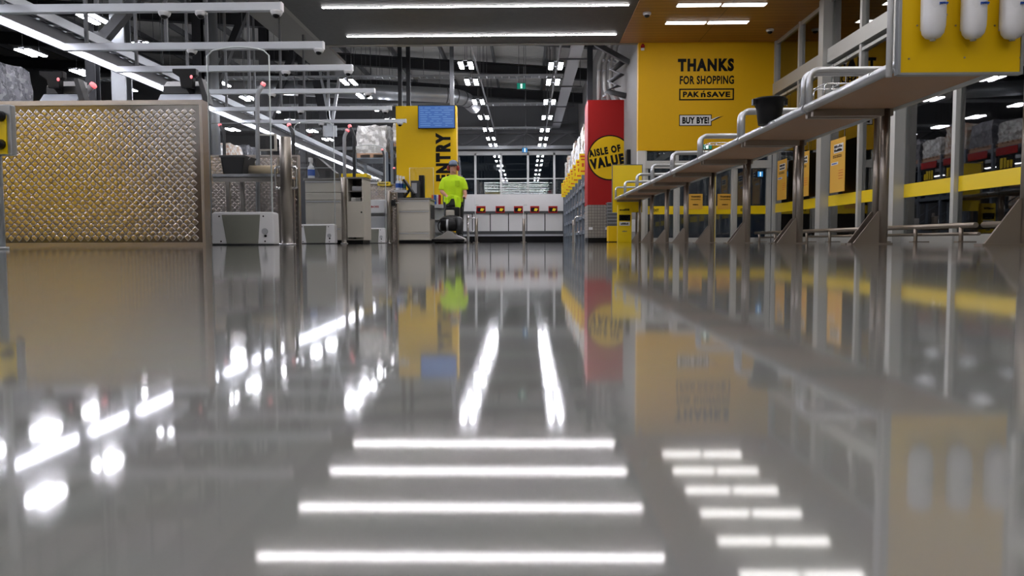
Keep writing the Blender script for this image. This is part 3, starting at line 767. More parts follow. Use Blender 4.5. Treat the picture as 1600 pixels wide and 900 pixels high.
# ================================================================== red column
YR = 20.0
xa, xb, _, zt_ = rect(918, 156, 977, 380, YR); zr = P(940, 320, Y=YR).z
th = thing('red_pillar', 'tall red pillar with yellow round value sign and grey tiled foot', 'pillar', ((xa+xb)/2, YR, 0))
MB().box(xa, xb-.004, YR, YR+1.0, zr, zt_).build('red_cladding', M_red, th)
MB().box(xa+.005, xb-.01, YR+.01, YR+.99, .12, zr).build('tiled_foot', M_tile, th)
MB().box(xa+.015, xb-.015, YR+.03, YR+.97, 0, .12).build('plinth', M_black, th)
c = P(953, 246.5, Y=YR); r_ = P(953, 211, Y=YR).z-c.z
def disc(rr, lim):
    pts = []
    for k in range(64):
        a = 2*math.pi*k/64; pts.append((min(c.x+rr*math.cos(a), lim), c.z+rr*math.sin(a)))
    return pts
MB().prism(disc(r_, xb-.004), YR-.01, YR).build('sign_rim', M_black, th)
MB().prism(disc(r_*.945, xb-.005), YR-.014, YR-.01).build('sign_face', M_yel, th)
ang = R(10.5); u = (math.cos(ang), 0, math.sin(ang)); v = (-math.sin(ang), 0, math.cos(ang))
k = YR/1200
t1 = P(944.5, 236, Y=YR); text('lettering', 'AISLE OF', M_black, th, (t1.x, YR-.014, t1.z), 50*k, 11.5*k, u, v, bold=.06, space=1.24)
t1 = P(948.5, 252.5, Y=YR); text('lettering', 'VALUE', M_black, th, (t1.x, YR-.014, t1.z), 53*k, 16.5*k, u, v, bold=.075, space=1.3)
for px in (920, 946): 
    a, c2, z0, z1 = rect(px, 355, px+6, 359, YR); MB().box(a, c2, YR-.01, YR+.011, z0, z1).build('power_socket', M_whitep, th)
c = P(983, 246, X=XL-.02); 
tag(MB().box(XL-.09, XL, c.y-.14, c.y+.14, c.z-.18, c.z+.18).build('wall_speaker', M_blackp, bevel=.01), 'small black speaker box on the white wall beside the red pillar', 'speaker')
# baskets stacked beside the pillar
xa, xb, _, _ = rect(948, 320, 966, 378, 19.2)
bw_ = xb-xa
st_t = thing('basket_stand', 'low yellow stand under the stacked grey baskets by the pillar', 'stand', ((xa+xb)/2, 19.0, 0))
MB().box(xa, xb, 18.85, 19.2, .02, .4).build('body', M_yel, st_t, bevel=.01)
MB().box(xa+.02, xb-.02, 18.87, 19.18, 0, .02).build('foot', M_black, st_t)
proto3 = None
for k in range(7):
    z = .4+.082*k
    lab = 'grey shopping basket stacked beside the red pillar, %s of seven' % ['bottom', 'second from bottom', 'third from bottom', 'middle', 'third from top', 'second from top', 'top'][k]
    if proto3: copy_tree(proto3, ((xa+xb)/2, 19.02, z), lab); continue
    cx = (xa+xb)/2
    proto3 = th = thing('shopping_basket', lab, 'basket', (cx, 19.02, z), 'grey baskets stacked by the pillar')
    h_ = .08; b = MB()
    b.box(cx-.13, cx+.13, 18.88, 19.16, z, z+.01)
    for s in (-1, 1):
        b.prism([(cx+s*.13, z), (cx+s*.16, z+h_), (cx+s*.15, z+h_), (cx+s*.12, z)], 18.87, 19.17)
        b.box(cx-.15, cx+.15, 19.02+s*.15-.006, 19.02+s*.15+.006, z, z+h_)
    b.build('tub', M_msteel, th)
    b = MB(); 
    for s in (-1, 1): b.box(cx-.17, cx+.17, 19.02+s*.16-.012, 19.02+s*.16+.012, z+h_-.012, z+h_)
    b.build('rim', M_lgrey, th)

# ================================================================== entry pillar
YN2 = 20.0
xa, xb, _, zt_ = rect(621, 165, 713, 380, YN2)
th = thing('entry_pillar', 'tall yellow pillar with black ENTRY lettering behind the cleaner', 'pillar', ((xa+xb)/2, YN2, 0))
MB().box(xa, xb, YN2, YN2+.35, 0.1, zt_).build('cladding', M_yel, th)
MB().box(xa+.02, xb-.02, YN2+.02, YN2+.33, 0, .1).build('plinth', M_black, th)
c = P(692.5, 245.5, Y=YN2); text('lettering', 'ENTRY', M_black, th, (c.x, YN2, c.z), 75/1200*YN2, 23/1200*YN2, u=(0,0,1), v=(-1,0,0), bold=.066, space=1.24)
for px in (625, 638, 706):
    x = P(px, 120, Y=YN2+.15).x
    MB().box(x-.05, x+.05, YN2+.1, YN2+.2, zt_, roofz(x)+.02).build('hanger_post', M_dsteel if px != 706 else M_msteel, th)
xa, xb, za, zb_ = rect(653, 164, 711, 201, YN2-.2)
th = thing('tv_screen', 'blue lit flat screen mounted at the top of the yellow entry pillar', 'screen', ((xa+xb)/2, YN2-.2, za))
MB().box(xa, xb, YN2-.2, YN2-.14, za, zb_).build('casing', M_blackp, th, bevel=.006)
MB().box(xa+.02, xb-.02, YN2-.203, YN2-.199, za+.02, zb_-.02).build('display', M_screen, th)
b = MB()
for q in range(9):
    zz = zb_-.08-.055*q
    if zz < za+.05: break
    x_ = xa+.06
    while x_ < xb-.15:
        l = rnd.uniform(.05, .3); b.box(x_, min(x_+l, xb-.05), YN2-.206, YN2-.203, zz, zz+.012); x_ += l+rnd.uniform(.04, .12)
b.build('display_text', M_scrline, th)
MB().box((xa+xb)/2-.1, (xa+xb)/2+.1, YN2-.14, YN2+.0, (za+zb_)/2-.1, (za+zb_)/2+.1).build('wall_bracket', M_dsteel, th)

# ================================================================== far white trolley-bay partition
YC = 34.0
xa, xb, _, zt_ = rect(727, 303, 880, 380, YC); zr1 = P(800, 330, Y=YC).z; zr0 = P(800, 333.5, Y=YC).z
th = thing('white_partition', 'long white partition counter under the far dark windows', 'partition', ((xa+xb)/2, YC, 0))
xaa = xa-1.2
MB().box(xaa, xb, YC, YC+.1, zr1, zt_).build('upper_board', M_white, th)
MB().box(xaa, xb, YC-.06, YC+.1, zr0, zr1).build('dark_rail', M_dark, th)
z1 = P(800, 361, Y=YC).z; z2 = P(800, 366, Y=YC).z; z3 = P(800, 369, Y=YC).z
gaps = [P(px, 345, Y=YC).x for px in (738, 766, 794.5, 823, 851.5)]
ed = [xaa]+gaps+[xb]
for a, c_ in zip(ed[:-1], ed[1:]): MB().box(a+.02, c_-.02, YC+.02, YC+.08, z1, zr0).build('panel', M_white, th)
MB().box(xaa, xb, YC+.05, YC+.09, 0, zr0).build('dark_backing', M_black, th)
MB().box(xaa, xb, YC-.02, YC+.05, z2, z1).build('lower_rail', M_dark, th)
MB().box(xaa, xb, YC-.01, YC+.05, z3, z2).build('kick_strip', M_lgrey, th)
for k, px in enumerate((751.5, 781.5, 810, 835.5, 864)):
    x0, x1, z0, z1_ = rect(px-7, 322, px+7, 332.5, YC-.1)
    t2 = thing('promo_sign', 'small red framed black and yellow sign on the partition rail, %s' % ['leftmost', 'second from left', 'middle', 'second from right', 'rightmost'][k], 'sign', ((x0+x1)/2, YC-.08, z0), 'red signs on the white partition')
    MB().box(x0, x1, YC-.1, YC-.06, z0, z1_).build('frame', M_red, t2)
    MB().box(x0+.03, x1-.03, YC-.105, YC-.1, z0+.04, z1_-.07).build('panel', M_black, t2)
    b = MB(); b.prism([(x0+.16, z0+.09), (x0+.28, z0+.07), (x1-.05, z0+.17), (x1-.1, z1_-.1), (x0+.2, z0+.2)], YC-.11, YC-.105); b.build('print', M_yelgloss, t2)
# made-up pale ribs standing in for reflection-like lines in the far window
Yt = 42.0
xa, xb, _, zt_ = rect(757, 284, 866, 303, Yt)
th = thing('window_line_ribs', 'made-up pale ribs for the reflection-like lines in the far windows', 'ribs', ((xa+xb)/2, Yt+1, 0))
for q in range(5):
    z = P(800, 286+3.9*q, Y=Yt).z
    pts = [(xa+(xb-xa)*i/16, Yt+.5*q*.2, z+.02*math.sin(i*.7+q)) for i in range(17)]
    MB().tube(pts, .045, 8).build('pale_rib', M_whitep, th)
for x in (xa+.1, (xa+xb)/2, xb-.1): MB().tube([(x, Yt+.5, -.02), (x, Yt+.5, zt_)], .05, 8).build('post', M_galv, th)
MB().box(xa, xb, Yt+.35, Yt+.9, P(800, 303, Y=Yt).z-.05, P(800, 303, Y=Yt).z+.02).build('bed', M_galv, th)
# slim bollards and sign stakes in front of the partition
def bollard(px, ptop, Y, lab, wpx=5, name='steel_bollard'):
    a = P(px, 376, Y=Y); zt = P(px, ptop, Y=Y).z; r = wpx/2/1200*Y
    th = thing(name, lab, 'bollard', (a.x, Y, 0), 'stainless bollards')
    MB().tube([(a.x, Y, 0), (a.x, Y, zt-.01), (a.x, Y, zt)], [r, r, r*.8], 14).build('post', M_steel, th)
    MB().tube([(a.x, Y, 0), (a.x, Y, .012)], r*1.8, 16).build('base_flange', M_steel, th)
    return th
bollard(731.5, 336, 25, 'stainless bollard just right of the cleaner', 4)
bollard(744.5, 341, 24.2, 'stainless bollard second to the right of the cleaner', 5)
bollard(818.5, 341, 24.2, 'stainless bollard alone in the middle of the wide aisle', 4.5)
bollard(896, 344, 22.6, 'stainless bollard in front of the right-hand racks', 4)
for (px, lab) in ((743, 'thin white stake with a gate flag beside the bollards near the cleaner'), (818, 'thin white stake behind the lone middle bollard')):
    a = P(px, 376, Y=26); zt = P(px, 310, Y=26).z
    th = thing('marker_stake', lab, 'stake', (a.x, 26, 0))
    MB().tube([(a.x, 26, 0), (a.x, 26, zt)], .012, 8).build('stake', M_alu, th); MB().tube([(a.x, 26, 0), (a.x, 26, .02)], .09, 14).build('base', M_steel, th)
    MB().box(a.x, a.x+.12, 25.99, 26.01, zt-.25, zt-.2).build('arm', M_alu, th)
# loop gate by the right racks
a = P(906, 376, Y=22.4); th = thing('loop_gate', 'small chrome loop gate by the right-hand racks', 'gate', (a.x, 22.4, 0))
MB().tube(rbend([(a.x-.15, 22.4, 0), (a.x-.15, 22.4, .75), (a.x+.15, 22.4, .75), (a.x+.15, 22.4, 0)], .1), .02, 10).build('loop', M_chrome, th)
MB().tube([(a.x-.15, 22.4, .3), (a.x+.15, 22.4, .3)], .012, 8).build('cross_bar', M_chrome, th)
a = P(738, 376, Y=24.6)
th = thing('entry_gate', 'narrow chrome entry gate between the bollards right of the cleaner', 'gate', (a.x, 24.6, 0))
b = MB(); zg = P(738, 341, Y=24.6).z; b.tube([(a.x-.13, 24.6, zg), (a.x+.12, 24.6, zg)], .016, 8); b.tube([(a.x-.13, 24.6, .35), (a.x+.12, 24.6, .35)], .016, 8); b.build('rails', M_chrome, th)
MB().tube([(a.x-.13, 24.6, 0), (a.x-.13, 24.6, zg+.05)], .018, 8).build('post', M_chrome, th)

# ================================================================== racking
def load(x, y, z, sx, sy_, sz, m, lab, group):
    n = 5; b = MB(); base = {}
    faces_def = [((-1,0,0),(0,1,0),(0,0,1)), ((1,0,0),(0,-1,0),(0,0,1)), ((0,-1,0),(-1,0,0),(0,0,1)), ((0,1,0),(1,0,0),(0,0,1)), ((0,0,1),(1,0,0),(0,1,0))]
    rr = random.Random(int(x*100+y*37+z*11)); cache = {}
    def vert(p):
        key = tuple(round(q, 3) for q in p)
        if key not in cache:
            j = Vector((rr.uniform(-.04, .04), rr.uniform(-.04, .04), rr.uniform(-.05, .03)))
            tz = (p[2]+1)/2
            sc = 1-.06*tz
            q = Vector((x+p[0]*sx/2*sc, y+p[1]*sy_/2*sc, z+.14+tz*(sz-.14)))
            if tz > .02: q += j*Vector((1, 1, 1 if tz > .9 else .3)).length*.6
            cache[key] = len(b.v); b.v.append(q)
        return cache[key]
    for nn, uu, vv in faces_def:
        nn, uu, vv = Vector(nn), Vector(uu), Vector(vv)
        for i in range(n):
            for j in range(n):
                q = []
                for (di, dj) in ((0,0),(1,0),(1,1),(0,1)):
                    p = nn+uu*(-1+2*(i+di)/n)+vv*(-1+2*(j+dj)/n); q.append(vert(tuple(p)))
                b.face(tuple(q), False)
    th = thing('wrapped_pallet', lab, 'pallet of goods', (x, y, z), group)
    b.build('wrapped_goods', m, th)
    pb = MB()
    for k in range(5): pb.box(x-sx/2, x+sx/2, y-sy_/2+k*sy_/5, y-sy_/2+k*sy_/5+sy_*.14, z+.1, z+.14)
    for k in (-1, 0, 1): pb.box(x+k*sx*.42-.05, x+k*sx*.42+.05, y-sy_/2, y+sy_/2, z, z+.1)
    pb.build('pallet', M_bench, th)
    return th
def rack(name, lab, xf, dep, y0, y1, nb, levels, ht, m=M_rackblue, group=None, sgn=1):
    # front face at xf, depth dep in the direction sgn
    th = thing(name, lab, 'shelf rack', (xf+sgn*dep/2, (y0+y1)/2, 0), group)
    for i in range(nb+1):
        y = y0+(y1-y0)*i/nb
        fr = MB(); 
        for x in (xf+sgn*.04, xf+sgn*(dep-.04)): fr.box(x-.04, x+.04, y-.045, y+.045, 0, ht)
        for q in range(int(ht/.7)): fr.bar((xf+sgn*.04, y, .15+q*.7), (xf+sgn*(dep-.04), y, .8+q*.7), .03, .03)
        fr.build('upright', m, th)
    for z in levels:
        b = MB()
        for x in (xf+sgn*.05, xf+sgn*(dep-.05)): b.box(x-.03, x+.03, y0, y1, z-.11, z)
        b.box(xf+sgn*.08, xf+sgn*(dep-.08), y0, y1, z-.025, z)
        b.build('shelf_beam', m, th)
    return th
XRK = P(912, 300, Y=22).x
rack('goods_rack', 'long grey goods rack along the right side beyond the red pillar', XRK, .72, 21.3, 33.5, 8, [.35, .8, 1.25, 1.72, 2.28], 2.42)
for i in range(9):
    y = 21.95+1.36*i
    load(XRK+.37, y, 2.28, .68, 1.1, .95+.25*((i*5) % 3)/2, (M_wrapw, M_wrapb, M_wrapw)[i % 3], '%s wrapped pallet on top of the right-hand rack past the red pillar' % (ORD[i] if i == 0 else ORD[i]+' nearest'), 'wrapped pallets on the right rack')
for i in range(8):
    y = 21.4+1.52*i
    x0, x1 = XRK-.17, XRK+.03; z0 = 1.86; z1 = 2.44
    lab = '%s yellow price sign hanging along the right-hand rack' % ('nearest' if i == 0 else ORD[i]+' nearest')
    if i: copy_tree(protos, ((x0+x1)/2, y, z0), lab); continue
    protos = th = thing('price_sign', lab, 'sign', ((x0+x1)/2, y, z0), 'yellow price signs on the right rack')
    MB().box(x0, x1, y-.01, y+.01, z0, z1).build('card', M_yelgloss, th)
    b = MB()
    for (a, c_, d, e) in ((.03, .17, .48, .53), (.05, .15, .4, .44), (.07, .13, .22, .32), (.04, .16, .08, .12)): b.box(x0+a, x0+c_, y-.013, y-.01, z0+d, z0+e)
    b.build('print', M_orange, th)
    MB().box(x1-.05, x1+.03, y-.012, y+.012, z1-.03, z1).build('clip', M_galv, th)
# goods on the lower levels
gi = 0
for lv, (z, hh) in enumerate(((.35, .4), (.8, .4), (1.25, .4), (1.72, .42))):
    for i in range(8):
        y = 22.06+1.525*i
        th = load(XRK+.38, y, z, .5, 1.25, hh, (M_wrapb, M_wrapd, M_wrapw, M_wrapb)[(i+lv) % 4], 'goods block in the right rack, %s level, %s bay' % (['lowest', 'second', 'third', 'upper'][lv], 'nearest' if i == 0 else ORD[i]), 'goods inside the right rack')
# hidden gondola behind the entry pillar (seen in the glass wall's reflection)
rack('aisle_rack', 'tall goods rack in the middle aisle behind the yellow entry pillar', -2.75, 1.1, 22.0, 33.5, 8, [.4, 1.5, 2.75], 2.9, sgn=-1)
for i in range(8):
    y = 22.7+1.44*i
    load(-3.3, y, 2.75, 1.0, 1.2, .75+.25*((i*7) % 3)/2, (M_wrapw, M_wrapd, M_wrapb)[i % 3], 'wrapped pallet atop the rack behind the entry pillar, %s' % ('nearest' if i == 0 else ORD[i]+' from near end'), 'wrapped pallets behind the entry pillar')
    th = thing('shelf_banner', 'red and yellow banner on the rack behind the entry pillar, %s' % ('nearest' if i == 0 else ORD[i]+' from near end'), 'banner', (-2.72, y, 2.0), 'banners on the rack behind the pillar')
    MB().box(-2.735, -2.72, y-.5, y+.5, 2.5, 2.72).build('red_strip', M_red, th); MB().box(-2.735, -2.72, y-.4, y+.4, 2.02, 2.48).build('dark_card', M_black, th)
    marks('price_print', M_yelgloss, th, (-2.72, y, 2.26), .6, .3, 4, u=(0, 1, 0), seed=i)
# left racks
XLR = -10.2
rack('store_rack', 'long grey goods rack at the far left behind the checkouts', XLR, 1.1, 11.0, 35.0, 12, [.5, 1.4, 2.35], 2.5, sgn=-1)
for i in range(14):
    y = 12.0+1.7*i
    if not 15.7 < y < 25: load(XLR-.55, y, 2.35, 1.0, 1.3, 1.0+.4*((i*5) % 4)/3, (M_wrapw, M_wrapb, M_wrapd, M_wrapw)[i % 4], 'wrapped pallet on the far-left rack top, %s' % ('nearest' if i == 0 else ORD[i]+' from near end'), 'wrapped pallets on the left rack')
    load(XLR-.55, y, .5, .95, 1.3, .8, (M_wrapb, M_wrapd, M_wrapw)[i % 3], 'goods pallet in the lower bay of far-left rack, %s' % ('nearest' if i == 0 else ORD[i]+' from near end'), 'goods low in the left rack')
    load(XLR-.55, y, 1.4, .95, 1.3, .8, (M_wrapw, M_wrapb, M_wrapd)[i % 3], 'goods pallet in the middle bay of far-left rack, %s' % ('nearest' if i == 0 else ORD[i]+' from near end'), 'goods in the middle of the left rack')

# ================================================================== checkout lanes
def arch_panel(px0, px1, ptop, Y, lab, box_px):
    x0 = P(px0, 300, Y=Y).x; x1 = P(px1, 300, Y=Y).x; zt = P((px0+px1)/2, ptop, Y=Y).z
    th = thing('security_gate', lab, 'security gate', ((x0+x1)/2, Y, 0), 'security gates at the checkout lanes')
    w_ = x1-x0; sag = w_*.085; pts = [(x0, .05)]
    arc = []
    for k in range(13):
        t = k/12; arc.append((x0+w_*t, zt-sag*(2*t-1)**2-(.03 if k in (0, 12) else 0)))
    MB().prism([(x0, .1)]+[(x1, .1)]+arc[::-1], Y+.03, Y+.042).build('acrylic_panel', M_clear, th)
    loop = [(x0, Y+.036, .1)]+[(a, Y+.036, c_) for a, c_ in arc]+[(x1, Y+.036, .1)]
    MB().tube(loop, .0075, 8).build('edge_frame', M_edge, th)
    zc = zt*.62
    MB().tube([(x0, Y+.036, zc), (x1, Y+.036, zc)], .004, 6).build('cross_rod', M_edge, th)
    bx0, bx1, bt = box_px
    a, c_, _, z1 = rect(bx0, bt, bx1, 384, Y-.06); w_ = c_-a
    MB().prism([(a, .012), (c_, .012), (c_-.005, z1-.012), (c_-.03, z1), (a+.03, z1), (a+.005, z1-.012)], Y-.06, Y+.1).build('base_housing', M_whitep, th, bevel=.01)
    MB().prism([(a+w_*.24, .015), (a+w_*.74, .015), (a+w_*.78, z1*.92), (a+w_*.17, z1*.92)], Y-.066, Y-.055).build('grey_front', M_greyp, th, bevel=.004)
    b = MB()
    for (fx, fz) in ((.13, .87), (.15, .12), (.83, .87), (.85, .12)): b.tube([(a+w_*fx, Y-.06, z1*fz), (a+w_*fx, Y-.064, z1*fz)], .008, 8)
    b.build('screws', M_black, th)
    MB().tube([(a+w_*.85, Y-.06, z1*.42), (a+w_*.85, Y-.068, z1*.42)], .03, 18).build('lock_cover', M_lgrey, th)
    MB().tube([(a+w_*.86, Y-.06, z1*.28), (a+w_*.86, Y-.07, z1*.28)], .012, 12).build('lock', M_black, th)
    MB().box(a+.01, c_-.01, Y-.055, Y+.095, 0, .013).build('foot', M_dark, th)
arch_panel(327, 423, 72, 7.45, 'tall arched clear security gate beside the tread-plate barrier', (331, 428, 331))
arch_panel(461, 522, 188, 11.7, 'arched clear security gate in front of the cream open-door counter', (465, 523, 350))
arch_panel(552, 602, 226, 15.0, 'farthest arched clear security gate left of spray-bottle counter', (558, 602, 356))

def steel_post(px0, px1, ptop, Y, lab):
    a = P((px0+px1)/2, 376, Y=Y); zt = P(px0, ptop, Y=Y).z; r = (px1-px0)/2/1200*Y
    th = thing('steel_post', lab, 'post', (a.x, Y, 0), 'stainless posts at the checkout ends')
    MB().tube([(a.x, Y, 0), (a.x, Y, zt-.008), (a.x, Y, zt)], [r, r, r*.9], 22).build('tube', M_steel, th)
    MB().tube([(a.x, Y, 0), (a.x, Y, .015)], r*1.45, 22).build('base_flange', M_chrome, th)
    return th, a.x, zt, r
th, xx, zz, rr_ = steel_post(440, 458, 214, 7.9, 'thick stainless post right of the first security gate')
for s in (-1, 1):
    MB().tube(rbend([(xx+s*rr_*.8, 7.9, .8), (xx+s*(rr_+.05), 7.9, .8), (xx+s*(rr_+.05), 7.9, .58), (xx+s*rr_*.8, 7.9, .58)], .05), .014, 10).build('loop_handle', M_chrome, th)
steel_post(534, 542, 277, 11.75, 'stainless post beside the open cream cabinet door')
steel_post(605, 611, 298, 15.2, 'stainless post left of the spray-bottle counter')
th = thing('queue_rail_clamp', 'black clamp knob on the plate beside spray-bottle counter', 'clamp', (P(615, 317, Y=15.25).x, 15.25, P(615, 322, Y=15.25).z))
c = P(615, 317, Y=15.25); MB().box(c.x-.04, c.x+.04, 15.19, 15.3, c.z-.06, c.z+.06).build('body', M_blackp, th, bevel=.012); MB().tube([(c.x-.1, 15.25, c.z), (c.x+.1, 15.25, c.z)], .015, 8).build('pin', M_chrome, th)

M_sheet2 = mat('lane_plate_sheet', '8f857c', 0.22, 1.0, noise=.03, nscale=3, rvar=.03)
M_lug2 = mat('lane_plate_lugs', 'b3aaa2', 0.22, 1.0, noise=.03, nscale=3, rvar=.03)
def plate(px0, py0, px1, py1, Y, dep, lab, floor=True, name='tread_plate_side'):
    th = thing(name, lab, 'plate panel', (P((px0+px1)/2, 300, Y=Y).x, Y, 0), 'tread-plate sides of the checkouts')
    x0, x1, z0, z1 = rect(px0, py0, px1, py1, Y)
    if floor: z0 = 0
    pl = MB().box(x0+.01, x1-.01, Y, Y+dep, z0, z1-.02).build('plate', M_sheet2, th)
    add_lugs(MB(), x0+.005, x1-.005, max(z0, .02), z1-.02, Y).build('tread_pattern', M_lug2, pl)
    b = MB(); b.box(x0, x1, Y-.006, Y+dep, z1-.02, z1); b.box(x0, x0+.012, Y-.006, Y+dep, z0, z1-.02); b.box(x1-.012, x1, Y-.006, Y+dep, z0, z1-.02); b.build('edge_trim', M_steel, th)
    return th
plate(331, 242, 402, 384, 9.9, .06, 'tread-plate lane side behind the first shelf, left part')
plate(402, 242, 441, 384, 9.95, .06, 'tread-plate lane side behind the first shelf, right part')
plate(436, 242, 466, 384, 9.6, .08, 'narrow tread-plate lane end behind the thick stainless post')
plate(572, 287, 621, 380, 16.4, .08, 'far tread-plate lane side behind the last security gate')
plate(611, 300, 621, 381, 15.3, .06, 'slim tread-plate end strip beside the spray-bottle counter')

# first lane: packing shelf with basket and roll
YL = 8.7
x0, x1, z0, z1 = rect(331, 271, 443, 277, YL)
th = thing('packing_shelf', 'stainless packing shelf behind the first security gate', 'shelf', ((x0+x1)/2, YL, 0))
MB().box(x0, x1, YL, YL+.55, z0, z1).build('top', M_chrome, th, bevel=.006)
MB().box(x0, x1, YL+.03, YL+.06, z0-.05, z0).build('front_rail', M_steel, th)
for x in (x0+.16, x1-.05):
    for y in (YL+.06, YL+.5): MB().box(x-.02, x+.02, y-.02, y+.02, 0, z0).build('leg', M_steel, th)
MB().tube(rbend([(x0+.1, YL+.53, z1), (x0+.1, YL+.53, z1+.12), (x1-.02, YL+.53, z1+.12), (x1-.02, YL+.53, z1)], .04), .012, 8).build('back_rail', M_steel, th)
a, c_, _, zt2 = rect(346, 243, 383, 271, YL+.12)
th = thing('black_basket', 'black plastic basket on the packing shelf behind the first gate', 'basket', ((a+c_)/2, YL+.25, z1))
b = MB(); yc0, yc1 = YL+.1, YL+.45
b.prism([(a+.03, z1), (c_-.03, z1), (c_, zt2), (a, zt2)], yc0, yc0+.012); b.prism([(a+.03, z1), (c_-.03, z1), (c_, zt2), (a, zt2)], yc1-.012, yc1)
for s, e in ((a, .03), (c_, -.03)): b.prism([(s+e, z1), (s+e+(.012 if e > 0 else -.012), z1), (s+(.012 if e > 0 else -.012), zt2), (s, zt2)], yc0, yc1)
b.box(a+.03, c_-.03, yc0, yc1, z1, z1+.012); b.build('tub', M_blackp, th)
b = MB(); b.box(a-.01, c_+.01, yc0-.015, yc0, zt2-.02, zt2); b.box(a-.01, c_+.01, yc1, yc1+.015, zt2-.02, zt2); b.build('rim', M_dark, th)
MB().tube(rbend([(a, (yc0+yc1)/2, zt2-.01), (a+.03, yc0+.05, zt2-.08), (c_-.03, yc0+.05, zt2-.08), (c_, (yc0+yc1)/2, zt2-.01)], .05), .006, 6).build('handle', M_galv, th)
a, c_, _, zt2 = rect(386, 257, 427, 271, YL+.2)
th = thing('paper_roll', 'beige paper roll lying on the packing shelf beside the black basket', 'roll', ((a+c_)/2, YL+.3, z1))
rr_ = (zt2-z1)/2; MB().tube([(a, YL+.3, z1+rr_), (c_, YL+.3, z1+rr_)], rr_, 22).build('roll', mat('beige_paper', 'b5a487', .7), th); MB().tube([(a-.01, YL+.3, z1+rr_), (c_+.01, YL+.3, z1+rr_)], rr_*.3, 14).build('core', M_creamd, th)
# monitor with cream frame
def monitor(px0, py0, px1, py1, Y, lab, fm, standz, name='till_monitor', tilt=0):
    x0, x1, z0, z1 = rect(px0, py0, px1, py1, Y)
    th = thing(name, lab, 'monitor', ((x0+x1)/2, Y, standz))
    MB().box(x0, x1, Y, Y+.05, z0, z1).build('casing', fm, th, bevel=.006)
    e = (x1-x0)*.09
    MB().box(x0+e, x1-e, Y-.004, Y+.002, z0+e, z1-e).build('screen', M_blackp, th)
    xc = (x0+x1)/2+(x1-x0)*.15
    MB().box(xc-.035, xc+.035, Y+.02, Y+.06, standz+.015, z0+.02).build('stand', M_blackp, th)
    MB().box(xc-.1, xc+.1, Y-.03, Y+.12, standz, standz+.015).build('foot', M_blackp, th)
    return th
zc = P(420, 258, Y=10.3).z
monitor(399, 209, 431, 236, 10.2, 'cream framed monitor with black screen over the first lane', M_cream, zc)
x0, x1, _, _ = rect(385, 258, 440, 384, 10.15)
th = thing('till_counter', 'grey till counter under the cream framed monitor', 'counter', ((x0+x1)/2, 10.4, 0))
MB().box(x0, x1, 10.1, 10.75, 0.05, zc-.03).build('body', M_msteel, th); MB().box(x0-.02, x1+.02, 10.08, 10.77, zc-.03, zc).build('worktop', M_chrome, th); MB().box(x0+.02, x1-.02, 10.12, 10.73, 0, .05).build('plinth', M_black, th)
# till equipment visible above the barrier
def till(pxc, pt, pb, Y, lab, w_px):
    a = P(pxc-w_px/2, pb, Y=Y).x; c_ = P(pxc+w_px/2, pb, Y=Y).x; zt = P(pxc, pt, Y=Y).z; zb0 = P(pxc, pb, Y=Y).z; w_ = c_-a; hgt = zt-zb0
    th = thing('checkout_till', lab, 'till', ((a+c_)/2, Y, 0), 'tills behind the tread-plate barrier')
    MB().box(a+.03, c_-.28, Y+.05, Y+.4, 0.02, zb0-.06).build('cabinet', M_msteel, th)
    MB().box(a-.03, c_-.1, Y, Y+.4, zb0-.06, zb0-.02).build('worktop', M_lgrey, th, bevel=.01)
    # light sloping lower hood, dark band, light upper lip
    MB().prism([(Y+.05, zb0-.02), (Y+.28, zb0-.02), (Y+.28, zb0+hgt*.4), (Y+.14, zb0+hgt*.36)], a, c_-.03, 'x').build('scanner_hood', mat('pale_blue_grey', 'd8dfec', .35), th, bevel=.006)
    MB().box(a+.02, c_-.04, Y+.16, Y+.28, zb0+hgt*.4, zb0+hgt*.72).build('dark_band', M_dark, th)
    MB().prism([(Y+.16, zb0+hgt*.72), (Y+.3, zb0+hgt*.72), (Y+.3, zb0+hgt), (Y+.24, zb0+hgt)], a+.02, c_-.05, 'x').build('upper_lip', M_whitep, th, bevel=.006)
    MB().prism([(c_-.07, zb0+hgt), (c_-.03, zb0+hgt), (c_+.04, zb0-.02), (c_-.02, zb0-.02)], Y+.1, Y+.2).build('side_arm', M_dark, th)
    return th, a, c_, zb0, hgt
till(86, 119, 156, 7.4, 'grey scanner till behind the barrier at the left', 64)
till(277, 119, 156, 7.4, 'grey scanner till behind the barrier near its right end', 74)
for (pc, lab) in ((80, 'black customer display back on the left till'), (288, 'black customer display back on the right-hand till')):
    Y = 7.45; c = P(pc, 120, Y=Y); sc = Y/1200; zt = P(pc, 107 if pc > 200 else 111, Y=Y).z
    zb_ = P(pc, 137, Y=Y).z
    th = thing('customer_display', lab, 'display', (c.x, Y, zb_), 'customer displays on the tills')
    MB().prism([(c.x-19*sc, zt), (c.x-19*sc, zt-6*sc), (c.x-8*sc, zt-13*sc), (c.x-6*sc, zb_), (c.x+12*sc, zb_), (c.x+13*sc, zt-13*sc), (c.x+18*sc, zt-10*sc), (c.x+18*sc, zt)], Y, Y+.07).build('housing', M_blackp, th, bevel=.006)
    MB().ell((c.x+11*sc, Y-.002, zt-13*sc), .014, .008, .018).build('red_light', M_redlit, th)
    MB().tube([(c.x+3*sc, Y+.04, zb_+.02), (c.x+3*sc, Y+.35, zb_-.16)], .03, 10).build('neck', M_blackp, th)
